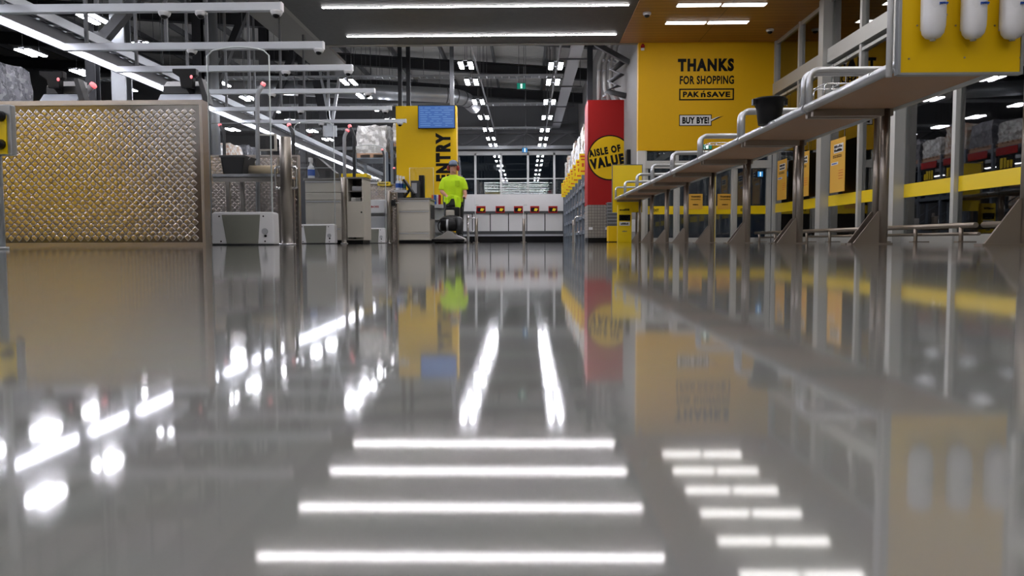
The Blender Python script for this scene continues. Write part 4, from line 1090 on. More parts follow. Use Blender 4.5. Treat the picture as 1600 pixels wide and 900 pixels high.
def lane_light(tip, bend_, base, Y, lab, m, r=.022, zbase=0):
    a, b2, c2 = (P(*q, Y=Y) for q in (tip, bend_, base))
    th = thing('lane_light', lab, 'lane light', (c2.x, Y, zbase), 'lane lights on bent arms')
    d = (a-b2); e = b2+d*.8
    MB().tube(rbend([(c2.x, Y, zbase), (b2.x, Y, b2.z), tuple(e)], .05), r, 12).build('arm', m, th)
    MB().tube([tuple(e), tuple(a), tuple(a+d*.08)], [r*1.15, r*1.15, r*.7], 12).build('red_tip', M_redlit, th)
    MB().tube([(c2.x, Y, zbase), (c2.x, Y, zbase+.02)], r*2.2, 14).build('base', M_dark, th)
lane_light((147, 132), (133, 144), (133, 157), 8.2, 'grey bent arm with pink lamp tip behind the barrier', M_lgrey, .033)
lane_light((412, 130), (402, 147), (401, 258), 9.4, 'grey bent arm with pink tip seen through the first gate', M_lgrey, .026)
lane_light((343, 194), (350, 206), (351, 300), 11.2, 'dark bent arm with red tip behind the first gate, left', M_dark)
lane_light((451, 194), (458, 208), (459, 300), 11.2, 'dark bent arm with red tip behind the thick stainless post', M_dark, .026)
lane_light((546, 196), (553, 211), (553, 300), 12.6, 'dark bent arm with red tip above the cream open-door counter', M_dark, .026)
lane_light((543.5, 203), (538, 213), (538, 300), 13.0, 'pale grey bent arm beside the dark one above the open-door counter', M_lgrey, .03)
lane_light((597, 233), (600, 243), (600, 300), 16.9, 'dark arm with red tip inside the farthest security gate', M_dark)
lane_light((615.5, 262), (616, 270), (616, 300), 17.2, 'short red-tipped arm just left of the yellow entry pillar', M_dark)

# second lane: cream counter, open cabinet
def cabinet(px0, ptop, px1, Y, dep, lab, lines, name='checkout_counter'):
    x0, x1, _, zt = rect(px0, ptop, px1, 380, Y)
    th = thing(name, lab, 'counter', ((x0+x1)/2, Y, 0), 'cream checkout counters')
    MB().box(x0+.01, x1-.01, Y+.02, Y+dep, .06, zt-.035).build('carcass', M_cream, th)
    MB().box(x0-.01, x1+.01, Y-.01, Y+dep+.01, zt-.035, zt).build('worktop', M_creamd, th, bevel=.005)
    MB().box(x0+.03, x1-.03, Y+.05, Y+dep-.03, 0, .06).build('plinth', M_black, th)
    zs = [.065]+[P(px0, q, Y=Y).z for q in lines[::-1]]+[zt-.04]
    for a, c_ in zip(zs[:-1], zs[1:]):
        dr = MB().box(x0+.015, x1-.015, Y, Y+.02, a+.004, c_-.004).build('drawer_front', M_cream, th, bevel=.003)
        if c_-a > .14: MB().box(x0+.03, x1-.03, Y-.012, Y, c_-.03, c_-.012).build('grip_strip', M_lgrey, dr)
    return th, x0, x1, zt
cb, cx0, cx1, cz = cabinet(477, 278, 534, 12.1, .8, 'cream checkout counter behind the second security gate', (301, 313, 356))
cb4, dx0, dx1, dz = cabinet(622, 309, 672, 15.4, .85, 'cream checkout counter left of the floor machine', (329, 363))
b = MB(); b.box(dx1-.004, dx1+.004, 15.5, 16.1, .5, .78); b.build('shelf_opening_shade', M_dark, cb4)  # dark sheet painted for the shade inside an open side shelf
Y = 12.25; x0, x1, _, zt = rect(543, 279, 567, 378, Y)
th = thing('open_cabinet', 'cream cabinet with open upper shelf and swung door, second lane', 'cabinet', ((x0+x1)/2, Y, 0))
b = MB(); b.box(x0, x0+.02, Y, Y+.6, .06, zt); b.box(x1-.02, x1, Y, Y+.6, .06, zt); b.box(x0+.02, x1-.02, Y+.57, Y+.6, .06, zt); b.box(x0+.02, x1-.02, Y, Y+.57, .06, .08); b.build('carcass', M_cream, th)
zsf = P(550, 314, Y=Y).z; zs2 = P(550, 298, Y=Y).z
MB().box(x0+.02, x1-.02, Y+.02, Y+.57, zsf-.02, zsf).build('shelf', M_creamd, th); MB().box(x0+.02, x1-.02, Y+.02, Y+.57, zs2-.015, zs2).build('shelf', M_creamd, th)
MB().box(x0-.01, x1+.01, Y-.01, Y+.61, zt, zt+.025).build('top', M_creamd, th)
dr = MB().box(x0+.01, x1+.02, Y-.05, Y-.03, .1, zsf-.01).build('door', M_cream, th, bevel=.003); MB().tube([(x1-.02, Y-.05, .5), (x1-.02, Y-.056, .5)], .014, 10).build('lock', M_black, dr)
MB().box(x0+.02, x1-.02, Y+.04, Y+.56, 0, .06).build('plinth', M_black, th)
tag(MB().box(x0+.06, x0+.22, Y+.1, Y+.3, zs2, zs2+.08).build('till_roll_box', M_lgrey, bevel=.01), 'small grey box on the upper shelf of the open cabinet', 'box')
b = MB()
for k in range(3): b.box(x0+.05, x1-.06, Y+.08, Y+.32, zsf+.02*k, zsf+.017+.02*k)
tag(b.build('bag_stack', M_wrapw), 'flat stack of bags on the lower shelf of the open cabinet', 'bags')
a, c_, z0, z1 = rect(533, 271, 573, 277, 13.2)
th = thing('lane_sign_shelf', 'yellow topped narrow counter behind the open cabinet', 'counter', ((a+c_)/2, 13.3, 0))
MB().box(a, c_, 13.2, 13.6, z0, z1).build('yellow_top', M_yelgloss, th, bevel=.006); MB().box(a+.03, c_-.03, 13.25, 13.55, 0, z0).build('body', M_msteel, th)
a, c_, z0, z1 = rect(564, 283, 571, 289, 13.15)
MB().box(a, c_, 13.18, 13.2, z0-.06, z0+.02).build('yellow_tag', M_yelgloss, th)
# sloping screen & bottles on second counter
Yc = 12.4
th = thing('sloping_terminal', 'dark sloping touch terminal on the second cream counter', 'terminal', (P(506, 278, Y=Yc).x, Yc, cz))
x_a, x_b = P(489, 278, Y=Yc).x, P(521, 278, Y=Yc).x; ztop = P(494, 248, Y=Yc).z
MB().prism([(x_a, ztop), (x_a+.08, ztop+.02), (x_b+.02, cz+.12), (x_b+.02, cz+.03), (x_a+.12, cz+.03)], Yc, Yc+.3).build('screen', M_blackp, th, bevel=.006)
MB().prism([(x_a+.05, cz), (x_b-.04, cz), (x_b-.08, cz+.05), (x_a+.12, cz+.14)], Yc+.08, Yc+.22).build('stand', M_dark, th)
def bottle(px, pb_, pt, Y, zb_, lab, mcol):
    c = P(px, 300, Y=Y); zt = P(px, pt, Y=Y).z; h_ = zt-zb_; r = h_*.17
    th = thing('spray_bottle', lab, 'spray bottle', (c.x, Y, zb_), 'spray bottles on the counters')
    MB().tube([(c.x, Y, zb_+h_*q) for q in (0, .03, .5, .6, .68, .72)], [r*.9, r, r, r*.8, r*.35, r*.32], 14).build('body', M_bott, th)
    MB().tube([(c.x, Y, zb_+h_*.15), (c.x, Y, zb_+h_*.45)], r*1.03, 14, cap=False).build('wrap_label', mcol, th)
    b = MB(); b.box(c.x-r*.35, c.x+r*.35, Y-r*1.4, Y+r*.6, zb_+h_*.8, zb_+h_); b.tube([(c.x, Y, zb_+h_*.7), (c.x, Y, zb_+h_*.82)], r*.4, 10); b.bar((c.x, Y-r*.8, zb_+h_*.82), (c.x, Y-r*1.2, zb_+h_*.62), r*.3, r*.3); b.build('trigger_head', M_whitep, th)
bottle(487, 278, 247, 12.3, cz, 'spray bottle with blue wrap on the second cream counter', M_blue)
# third lane: white appliance
Y = 15.7; x0, x1, _, zt = rect(567, 312, 601, 380, Y)
th = thing('white_appliance', 'white lane unit with red lettering behind the last security gate', 'lane unit', ((x0+x1)/2, Y, 0))
zmid = P(580, 333, Y=Y).z; zm2 = P(580, 338, Y=Y).z
MB().box(x0, x1, Y, Y+.5, zmid, zt).build('upper_body', M_whitep, th, bevel=.02)
MB().box(x0+.02, x1-.02, Y+.02, Y+.48, zm2, zmid).build('dark_slot', M_dark, th)
MB().box(x0, x1, Y, Y+.5, .04, zm2).build('lower_body', M_lgrey, th, bevel=.01); MB().box(x0+.02, x1-.02, Y+.02, Y+.48, 0, .04).build('foot', M_black, th)
c = P(586, 323, Y=Y); text('lettering', 'BOSS', M_red, th, (c.x, Y, c.z), .16, .04, bold=.04)
# sign strips on far plate
for (a, t_, c_, b_, m, lab) in ((573, 279, 594, 287, M_whitep, 'white strip with black and yellow marks on the far lane side'), (590, 284, 609, 290, M_yelgloss, 'yellow strip sign on the far lane side')):
    Yq = 16.3 if m is M_whitep else 16.25
    x0, x1, z0, z1 = rect(a, t_, c_, b_, Yq); th = thing('strip_sign', lab, 'sign', ((x0+x1)/2, Yq, z0))
    MB().box(x0, x1, Yq, Yq+.1, z0, z1).build('board', m, th); marks('print', M_black, th, ((x0+x1)/2, Yq, (z0+z1)/2), (x1-x0)*.8, (z1-z0)*.5, 8)
# items on the fourth counter
for k, (px, mc) in enumerate(((622, M_blue), (626.5, M_blue), (631, M_teal))):
    zl = P(625, 297, Y=15.5).z
    bottle(px, 297, 274+k, 15.5+.05*k, zl, 'white spray bottle with %s wrap on the side ledge, %s' % ('teal' if k == 2 else 'blue', ['leftmost', 'middle', 'rightmost'][k]), mc)
x0, x1, z0, z1 = rect(616, 297, 636, 301, 15.45)
th = thing('bottle_ledge', 'grey ledge box holding the three spray bottles', 'ledge', ((x0+x1)/2, 15.5, dz))
MB().box(x0, x1, 15.42, 15.75, z0, z1).build('shelf', M_lgrey, th); MB().box(x0+.07, x1-.08, 15.45, 15.7, dz, z0).build('box', M_dark, th)
xs_, ze = P(641, 300, Y=15.5).x, P(641, 279, Y=15.5).z
th = thing('tilted_touchscreen', 'black touchscreen on crossed black stand on the last cream counter', 'screen', (xs_, 15.5, dz))
MB().bar((P(631, 281, Y=15.5).x, 15.55, P(631, 281, Y=15.5).z), (P(646, 303, Y=15.5).x, 15.55, P(646, 303, Y=15.5).z), .3, .04).build('screen', M_blackp, th)
MB().bar((P(631, 307, Y=15.5).x, 15.55, dz+.01), (P(640, 295, Y=15.5).x, 15.55, P(640, 295, Y=15.5).z), .05, .04).build('stand', M_blackp, th)
MB().box(xs_-.12, xs_+.1, 15.45, 15.65, dz, dz+.015).build('foot', M_blackp, th)
zc4 = dz
x0, x1, z0, z1 = rect(642, 282, 655, 308, 15.75)
th = thing('till_drawer_unit', 'dark till unit with lit screen behind the crossed stand', 'till', ((x0+x1)/2, 15.8, dz))
MB().box(x0, x1, 15.75, 16.0, dz, z1).build('casing', M_dark, th, bevel=.01); MB().box(x0+.02, x1-.05, 15.745, 15.752, z0+.08, z1-.05).build('screen', M_lgrey, th)
x0, x1, z0, z1 = rect(655, 274, 663, 307, 16.0)
tag(MB().box(x0, x1, 15.95, 16.1, dz, z1).build('card_terminal_tower', M_blackp, bevel=.01), 'slim black upright tower on the last cream counter', 'tower')
# clear screen over fourth counter
x0, x1, z0, z1 = rect(634, 258, 672, 308, 15.6)
th = thing('sneeze_screen', 'faint clear acrylic screen standing on the last cream counter', 'screen', ((x0+x1)/2, 15.6, dz))
MB().box(x0, x1, 16.15, 16.158, dz, z1).build('acrylic_sheet', M_clear, th); MB().tube([(x0, 16.154, dz), (x0, 16.154, z1), (x1, 16.154, z1), (x1, 16.154, dz)], .005, 6).build('edge', M_edge, th)
# colourful magazine stand beside the machine
x0, x1, _, z1 = rect(673, 296, 694, 378, 17.8)
th = thing('snack_stand', 'grey stand with mixed packets behind the last cream counter', 'stand', ((x0+x1)/2, 17.9, 0))
MB().box(x0, x1, 17.95, 18.25, 0, .9).build('body', M_lgrey, th)
for q in range(3): MB().box(x0, x1, 17.8, 17.95, .25+.28*q, .27+.28*q).build('shelf', M_galv, th)
cols = [M_orange, M_blue, M_whitep, M_red, M_yelgloss, M_teal]
for q in range(6):
    xx = x0+(x1-x0)*(q+.5)/6
    b = MB(); b.prism([(xx-.025, .9), (xx+.025, .9), (xx+.028, 1.12), (xx-.02, 1.13)], 17.98+.03*(q % 3), 18.08+.03*(q % 3))
    tag(b.build('snack_packet', cols[q], bevel=.006), 'small %s packet on the stand, %s from the left' % (['orange', 'blue', 'white', 'red', 'yellow', 'teal'][q], ['first', 'second', 'third', 'fourth', 'fifth', 'sixth'][q]), 'packet', 'packets on the snack stand')

# ================================================================== camera rails and CCTV domes
rails = [(440, 11, 14, [257, 314, 435]), (505, 71, 11, [300, 499]), (550, 106, 9, [447, 545]), (585, 142, 7, [425, 575]), (611, 169, 6, [470, 602]), (634, 189, 5.5, [502, 625])]
RO = ['nearest', 'second nearest', 'third', 'fourth', 'fifth', 'farthest']
CO = {3: ['left', 'middle', 'right'], 2: ['left', 'right']}
ZR = 2.7
for i, (pxe, py, hpx, cams) in enumerate(rails):
    a = P(pxe, py, Z=ZR); Y = a.y; hh = (hpx if i else 12.5)/1200*Y
    th = thing('camera_rail', '%s pale overhead camera rail across the checkout lanes' % RO[i], 'rail', (a.x-1.6, Y, ZR), 'overhead camera rails across the checkouts')
    xl = -6.3
    MB().box(xl, a.x, Y-.04, Y+.04, ZR-hh/2, ZR+hh/2).build('beam', M_beamw, th, bevel=.004)
    MB().box(a.x-.004, a.x+.012, Y-.042, Y+.042, ZR-hh/2-.002, ZR+hh/2+.002).build('end_cap', M_whitep, th)
    for x in (-6.0, -4.9):
        MB().box(x-.02, x+.02, Y-.02, Y+.02, ZR+hh/2, roofz(x)+.02).build('drop_rod', M_msteel, th)
    for j, pc in enumerate(cams):
        c = P(pc, py+hpx/2, Y=Y); zc = ZR-hh/2; r = .055
        x = min(c.x, a.x-.06)
        t2 = thing('dome_camera', '%s dome camera under the %s overhead camera rail' % (CO[len(cams)][j], RO[i]), 'security camera', (x, Y, zc), 'dome cameras under the rails')
        MB().tube([(x, Y, zc), (x, Y, zc-.012), (x, Y, zc-.035), (x, Y, zc-.05)], [r*1.25, r*1.25, r*1.1, r*.85], 18).build('housing', M_whitep, t2)
        MB().ell((x, Y-.012, zc-.05), r*.75, r*.75, r*.6).build('dome', M_blackp, t2)
# small cameras on the timber ceiling and the alarm
for (px, py, lab) in ((1011, 23, 'white dome camera on the timber ceiling by the soffit edge'), (1203, 49, 'white dome camera on the timber ceiling by the glass wall')):
    c = P(px, py-3, Z=H-.02)
    if c.y > YD-.1: c.y = YD-.15
    t2 = thing('dome_camera', lab, 'security camera', (c.x, c.y, H-.02))
    MB().tube([(c.x, c.y, H-.02), (c.x, c.y, H-.05), (c.x, c.y, H-.07)], [.08, .08, .06], 18).build('housing', M_whitep, t2); MB().ell((c.x, c.y, H-.07), .055, .055, .045).build('dome', M_blackp, t2)
c = P(1004, 74, Y=YD)
t2 = thing('alarm_beacon', 'small red alarm beacon at the top left of the yellow wall', 'alarm', (c.x, YD, c.z))
MB().box(c.x-.035, c.x+.035, YD-.03, YD, c.z-.07, c.z-.02).build('base', M_whitep, t2); MB().tube([(c.x, YD-.03, c.z-.02), (c.x, YD-.03, c.z+.03), (c.x, YD-.03, c.z+.07)], [.045, .045, .02], 16).build('lamp', M_red, t2)

# exit signs
def exit_sign(px0, py0, px1, py1, Y, lab, m, hang=None, wall=False):
    x0, x1, z0, z1 = rect(px0, py0, px1, py1, Y); w_, h_ = x1-x0, z1-z0
    th = thing('exit_sign', lab, 'exit sign', ((x0+x1)/2, Y, z0))
    MB().box(x0-.01, x1+.01, Y, Y+.05, z0-.01, z1+.01).build('housing', M_dark, th)
    MB().box(x0, x1, Y-.004, Y, z0, z1).build('face', m, th)
    b = MB(); q = Y-.007
    b.box(x0+w_*.4, x0+w_*.62, q, Y-.004, z0+h_*.1, z0+h_*.9)
    b.build('door_symbol', M_whitelit, th)
    b = MB(); cx = x0+w_*.5; q2 = Y-.01
    b.box(cx-w_*.02, cx+w_*.03, q2, q, z0+h_*.72, z0+h_*.84); b.bar((cx, q2+.001, z0+h_*.68), (cx-w_*.02, q2+.001, z0+h_*.42), .003, w_*.05)
    b.bar((cx-w_*.02, q2+.001, z0+h_*.42), (cx+w_*.06, q2+.001, z0+h_*.18), .003, w_*.03); b.bar((cx-w_*.02, q2+.001, z0+h_*.42), (cx-w_*.08, q2+.001, z0+h_*.2), .003, w_*.03)
    b.build('runner_symbol', m, th)
    if hang:
        for x in (x0+w_*.2, x1-w_*.2): MB().tube([(x, Y+.025, z1), (x, Y+.025, hang((x)))], .006, 6).build('hanger', M_msteel, th)
    return th
exit_sign(808, 130, 821, 139, 24.3, 'green exit sign hanging in the middle of the hall', M_greenlit, lambda x: roofz(x)+.02)
exit_sign(816, 231, 824, 238, 36.5, 'small blue exit sign before the far windows', M_bluelit, lambda x: roofz(x)+.02)
exit_sign(1097, 226, 1112, 233, YD-.06, 'green exit sign at the bottom edge of yellow wall', M_greenlit)
exit_sign(1184, 268, 1192, 276, YD+.0, 'small blue exit sign on the right exit door header', M_bluelit)

# ================================================================== overhead services
# steel columns and braces on the left
def column(px, Y, r, lab, m, round_=True, ztop=None):
    x = P(px, 200, Y=Y).x; zt = roofz(x)-.6 if ztop is None else ztop
    th = thing('roof_column', lab, 'column', (x, Y, 0), 'steel roof columns')
    if round_: MB().tube([(x, Y, 0), (x, Y, zt+.61)], r, 20).build('shaft', m, th)
    else:
        b = MB(); b.box(x-r, x+r, Y-r, Y-r*.7, 0, zt+.61); b.box(x-r, x+r, Y+r*.7, Y+r, 0, zt+.61); b.box(x-r*.15, x+r*.15, Y-r*.7, Y+r*.7, 0, zt+.61); b.build('shaft', m, th)
    MB().box(x-r*1.5, x+r*1.5, Y-r*1.5, Y+r*1.5, 0, .03).build('base_plate', M_msteel, th)
    return th, x
column(334, 20.6, .16, 'silver round roof column behind the first security gate', M_galv)
column(313, 20.2, .11, 'dark roof column beside the silver round column', M_dsteel, False)
column(193, 15.4, .14, 'silver ribbed roof column above the left barrier', M_galv, False)
column(148, 15.9, .1, 'dark slim roof column above the left barrier', M_dsteel, False)
column(473, 25, .1, 'dark slim roof column behind the camera rails', M_dsteel, False)
column(415, 25.2, .13, 'dark roof column seen through the first gate top', M_dsteel, False)
column(921.5, 20.5, .07, 'dark slim column rising behind the red pillar', M_dsteel, False)
def brace(p, q, Y, lab, m=M_dsteel, wd=.16):
    a = P(*p, Y=Y); c = P(*q, Y=Y)
    th = thing('steel_brace', lab, 'brace', (c.x, Y, min(a.z, c.z)), 'diagonal steel braces')
    MB().bar(a, c, wd, wd*.9).build('member', m, th)
    for e in (a, c): MB().box(e.x-.16, e.x+.16, Y-.012, Y+.012, e.z-.16, e.z+.16).build('gusset_plate', m, th)
brace((222, -10), (160, 62), 15.0, 'dark diagonal brace rising right at the upper left', M_msteel, .2)
brace((402, -30), (338, 130), 21.0, 'dark diagonal brace by the silver round column', M_dsteel, .2)
brace((462, 70), (420, 190), 24.85, 'dark diagonal brace between the second and third camera rails', M_dsteel, .22)
brace((487, 75), (512, 200), 25.0, 'thick dark raking strut behind the fourth camera rail', M_dsteel, .32)
brace((493, 75), (518, 205), 23, 'thin silver raking strut left of the upright silver rod', M_galv, .07)
brace((513, 75), (513, 205), 23, 'thin silver upright rod behind the camera rails', M_galv, .07)
brace((532, 110), (517, 205), 22.8, 'thin silver strut leaning right behind the camera rails', M_galv, .08)
# round duct
c0, c1, c2 = P(600, 138, Y=25), P(722, 150, Y=25.5), P(748, 172, Y=28)
th = thing('air_duct', 'big round silver air duct bending behind the entry pillar top', 'duct', (c1.x, 25.5, c1.z-.25))
pth = rbend([(-9, 25, c0.z+.1), tuple(c1), (c1.x+.3, 26.9, c1.z-.1)], .9, 8)
MB().tube(pth, .24, 22).build('pipe', M_galv, th)
b = MB()
for q in range(0, len(pth)-1, 2): 
    d = (pth[q+1]-pth[q]).normalized(); MB().tube([pth[q]+d*.02, pth[q]+d*.06], .255, 22).build('joint_ring', M_msteel, th)
for x in (-7, -5): MB().tube([(x, 25.05, c0.z+.2), (x, 25.05, roofz(x)+.02)], .01, 6).build('hanger', M_msteel, th)
# long ladder trays across the hall and one along it
for k, (Y, z, lab) in enumerate(((22.9, P(700, 120, Y=22.9).z, 'near'), (27.2, P(760, 163, Y=27.2).z, 'second'), (32.5, P(800, 200, Y=32.5).z, 'far'))):
    th = thing('cross_tray', '%s thin ladder tray running across the hall ceiling' % lab, 'cable tray', (-3, Y, z), 'thin trays across the hall')
    b = MB()
    for yy in (Y-.15, Y+.15): b.box(-14, 1.1, yy-.012, yy+.012, z-.03, z+.03)
    x = -13.9
    while x < 1.1: b.box(x-.015, x+.015, Y-.15, Y+.15, z-.03, z-.012); x += .22
    b.build('ladder', M_galv, th)
    for x in (-12, -9, -6, -3, 0): MB().tube([(x, Y, z-.02), (x, Y, roofz(x)+.02)], .008, 6).build('hanger', M_msteel, th)
zt_ = 5.4; xt = P(890, 120, Z=zt_).x
th = thing('flat_service_tray', 'pale flat service tray running down the hall above the right rack', 'cable tray', (xt, 28, zt_))
b = MB(); b.box(xt-.18, xt+.18, 18.6, 37, zt_, zt_+.02); b.box(xt-.18, xt-.165, 18.6, 37, zt_+.02, zt_+.09); b.box(xt+.165, xt+.18, 18.6, 37, zt_+.02, zt_+.09); b.build('tray', M_lgrey, th)
for y in (19.4, 23, 27, 31, 35): MB().bar((xt-.5, y, zt_-.02), (xt+.5, y, zt_-.02), .05, .04).build('strut', M_msteel, th); 
for y in (19.4, 23, 27, 31, 35):
    for s in (-.45, .45): MB().tube([(xt+s, y, zt_-.02), (xt+s, y, roofz(xt+s)+.02)], .008, 6).build('hanger', M_msteel, th)
# conduits under the light rows
for (x, lab) in ((-1.5, 'left'), (.8, 'right')):
    th = thing('lamp_conduit', 'thin conduit run above the %s row of aisle lamps' % lab, 'conduit', (x, 28, HL+.6), 'conduits above the aisle lamps')
    MB().tube([(x+.1, 19, HL+.62), (x+.1, 37, HL+.62)], .03, 8).build('pipe', M_galv, th)
    for y in (20, 24, 28, 32, 36): MB().tube([(x+.1, y, HL+.62), (x+.1, y, roofz(x)+.02)], .008, 6).build('hanger', M_msteel, th)
# pipes above the red pillar
zrp = P(940, 156, Y=YR).z
for k, (pts, lab) in enumerate((([(946, 62), (944, 84), (936, 100), (936, 156)], 'leftmost'), ([(956, 62), (952, 84), (945, 100), (945, 140), (954, 157)], 'middle'), ([(966, 62), (959, 86), (955, 98), (954, 136), (969, 157)], 'rightmost'))):
    Y = 20.5; w3 = [tuple(P(a, c_, Y=Y)) for a, c_ in pts]
    th = thing('drain_pipe', 'pale grey bent pipe dropping onto the red pillar, %s' % lab, 'pipe', w3[-1], 'bent pipes over the red pillar')
    w3 = [(w3[0][0]+.05, Y, roofz(w3[0][0])-.01)]+w3
    w3[-1] = (w3[-1][0], Y, zrp)
    MB().tube(rbend(w3, .12), .055, 12).build('pipe', mat('pvc_grey', 'a2a19c', .45), th)
    for q in w3[2:-1]: MB().tube([Vector(q)+Vector((0, 0, -.2)), Vector(q)+Vector((0, 0, -.15))], .062, 12).build('joint_ring', M_lgrey, th)
th = thing('roof_bracket', 'dark zigzag steel bracket on the white wall above the red pillar', 'bracket', (XL, 18.8, 4))
a, c = P(930, 68, Y=19.0), P(990, 102, Y=19.0)
MB().bar((a.x, 19.0, a.z), (XL, 19.0, P(985, 98, Y=19).z), .12, .12).build('raker', M_msteel, th)
b = MB()
zz_ = [(XL, 92), (XL-.35, 110), (XL-.12, 116), (XL-.42, 128), (XL-.2, 134), (XL-.5, 142), (XL, 150)]
w3 = [(x, 19.6, P(970, q, Y=19.6).z) for x, q in zz_]
b.tube(w3, .075, 8)
b.build('zigzag', M_msteel, th)
# wrapped load beside entry pillar top-left (on its own tall stand rack)
rack('end_rack', 'narrow rack end just left of the yellow entry pillar', -3.95, 1.0, 22.2, 23.6, 1, [.5, 1.4, 2.45], 2.6, sgn=-1)
load(-4.45, 22.9, 2.45, .9, 1.2, .95, M_wrapw, 'white wrapped pallet on the rack end left of entry pillar', None)

# ================================================================== floor machine and cleaner
YM = 15.9
def W(px, py, Y): return P(px, py, Y=Y)
mx = P(703, 376, Y=YM).x
th = thing('floor_polisher', 'black and grey walk-behind floor polishing machine pushed by the cleaner', 'floor polisher', (mx, YM, 0))
a = P(676, 376, Y=YM).x; c_ = P(728, 376, Y=YM).x; w_ = c_-a; xc = (a+c_)/2
b = MB()
b.prism([(a, .03), (c_, .03), (c_-.02, .1), (c_-.2, .17), (xc+.08, .24), (xc-.02, .25), (a+.2, .16), (a+.03, .09)], YM-.25, YM+.35)
b.build('deck_shroud', mat('machine_grey', '8c8a86', .4), th, bevel=.02)
b = MB(); b.tube([(xc+.3*math.cos(t), YM+.05+.3*math.sin(t), .022) for t in [2*math.pi*k/24 for k in range(25)]], .02, 8); b.tube([(xc, YM+.05, 0.0), (xc, YM+.05, .03)], .31, 28); b.build('pad', M_blackp, th)
MB().box(a+.01, c_-.01, YM-.27, YM-.24, .04, .085).build('bumper', M_blackp, th, bevel=.01)
e0, e1 = P(689, 352, Y=YM).x, P(722, 352, Y=YM).x
z_e = P(705, 352, Y=YM).z
MB().tube([(e0, YM, z_e), (e0+.015, YM, z_e), (e1-.12, YM, z_e), (e1-.1, YM, z_e)], [.09, .125, .125, .09], 22).build('gas_cylinder', M_blackp, th)
MB().tube([(e0+.12+.0, YM, z_e), (e0+.16, YM, z_e)], .13, 22, cap=False).build('cylinder_strap', M_galv, th)
MB().tube(rbend([(e0+.02, YM-.08, z_e+.12), (e0-.05, YM-.1, z_e+.03), (e0-.04, YM-.1, z_e-.1), (e0+.05, YM-.06, z_e-.16)], .05), .012, 8).build('hose', M_blackp, th)
MB().ell((xc+.03, YM+.15, z_e+.1), .25, .2, .12).build('engine_cowl', mat('machine_black', '1b1b1d', .3), th)
MB().tube([(e1-.06, YM-.02, .2), (e1-.06, YM-.02, .52)], .07, 16).build('engine_block', M_dark, th)
MB().box(xc-.2, xc+.22, YM+.05, YM+.4, z_e-.12, z_e+.02).build('chassis', M_dark, th, bevel=.02)
MB().box(xc-.08, xc+.1, YM+.1, YM+.3, z_e+.18, z_e+.32).build('air_filter', M_cream, th, bevel=.02)
MB().box(xc+.05, xc+.2, YM+.12, YM+.4, z_e+.12, z_e+.38).build('battery_box', M_blackp, th, bevel=.02)
hx0, hx1 = P(697, 320, Y=YM+.6).x, P(724, 320, Y=YM+.6).x; zh = P(700, 310, Y=16.75).z
for x in (hx0, hx1):
    MB().tube(rbend([(x, YM+.3, .25), (x, YM+.5, .7), (x, YM+.82, zh)], .1), .018, 10).build('handle_bar', M_blackp, th)
MB().tube([(hx0, YM+.6, .8), (hx1, YM+.6, .8)], .018, 10).build('cross_bar', M_blackp, th)
for x in (hx0, hx1): MB().tube([(x, YM+.8, zh), (x, YM+.95, zh+.01)], .022, 10).build('grip', M_blackp, th)
MB().box(xc-.08, xc+.12, YM+.62, YM+.68, .82, .95).build('control_panel', M_dark, th, bevel=.01)
for x in (xc-.2, xc+.2): 
    MB().tube([(x-.03, YM+.42, .09), (x+.03, YM+.42, .09)], .09, 18).build('wheel', M_blackp, th)
# hi-vis vest draped over the handle bars
b = MB(); rows_ = []
for i in range(9):
    t = i/8
    ring = []
    for k in range(11):
        s = k/10-.5
        ring.append(Vector((xc+.03+s*(.36-.06*t)+.01*math.sin(9*t+k), YM+.6-.07-.05*math.cos(k*1.7)-.02*t, 1.0+.03*math.cos(s*6)-.32*t*(1 if k > 6 else .45 if k < 4 else .25))))
    rows_.append(ring)
n0 = len(b.v)
for r_ in rows_: b.v += r_
for i in range(8):
    for k in range(10): b.face((n0+i*11+k, n0+i*11+k+1, n0+(i+1)*11+k+1, n0+(i+1)*11+k), True)
vest = b.build('draped_vest', M_hivis); md = vest.modifiers.new('solid', 'SOLIDIFY'); md.thickness = .012
tag(vest, 'yellow-green hi-vis vest draped over the polisher handles', 'vest')

YMAN = 17.0
mxm = P(708.5, 300, Y=YMAN).x
th = thing('person', 'person in yellow-green t-shirt, cap and red earmuffs pushing the polisher', 'person', (mxm, YMAN, 0))
def V(x, y, z): return Vector((mxm+x, YMAN+y, z))
hl = V(-.215, -.24, .975); hr = V(.215, -.24, .975)
hl.x = hx0; hr.x = hx1
gy = YM+.88
hl.y = hr.y = gy
b = MB()
# torso, neck, head
b.tube([V(0, .03, .86), V(0, .02, .95), V(0, .0, 1.1), V(0, -.01, 1.25), V(0, -.0, 1.34), V(0, .01, 1.41), V(0, .0, 1.47)], [(.11, .16), (.13, .185), (.13, .18), (.135, .19), (.12, .18), (.08, .11), (.06, .065)], 18, up=(0, 1, 0))
b.tube([V(0, .0, 1.44), V(0, -.01, 1.52), V(0, -.02, 1.57)], [.074, .066, .064], 14)
b.tube([V(0, -.04, 1.522), V(0, -.032, 1.545), V(0, -.025, 1.6), V(0, -.02, 1.66), V(0, -.015, 1.72), V(0, -.01, 1.77), V(0, -.01, 1.79)], [(.055, .048), (.08, .064), (.095, .072), (.102, .077), (.1, .078), (.075, .06), (.03, .03)], 18, up=(0, 1, 0))
b.prism([(0,0),(0,0),(0,0)], 0, 0) if False else None
b.tube([V(0, -.115, 1.675), V(0, -.135, 1.645), V(0, -.142, 1.625), V(0, -.125, 1.615)], [.008, .011, .014, .009], 8)      # nose
b.ell(V(0, -.118, 1.586), .026, .008, .006); b.ell(V(0, -.117, 1.576), .024, .008, .006)                                    # lips
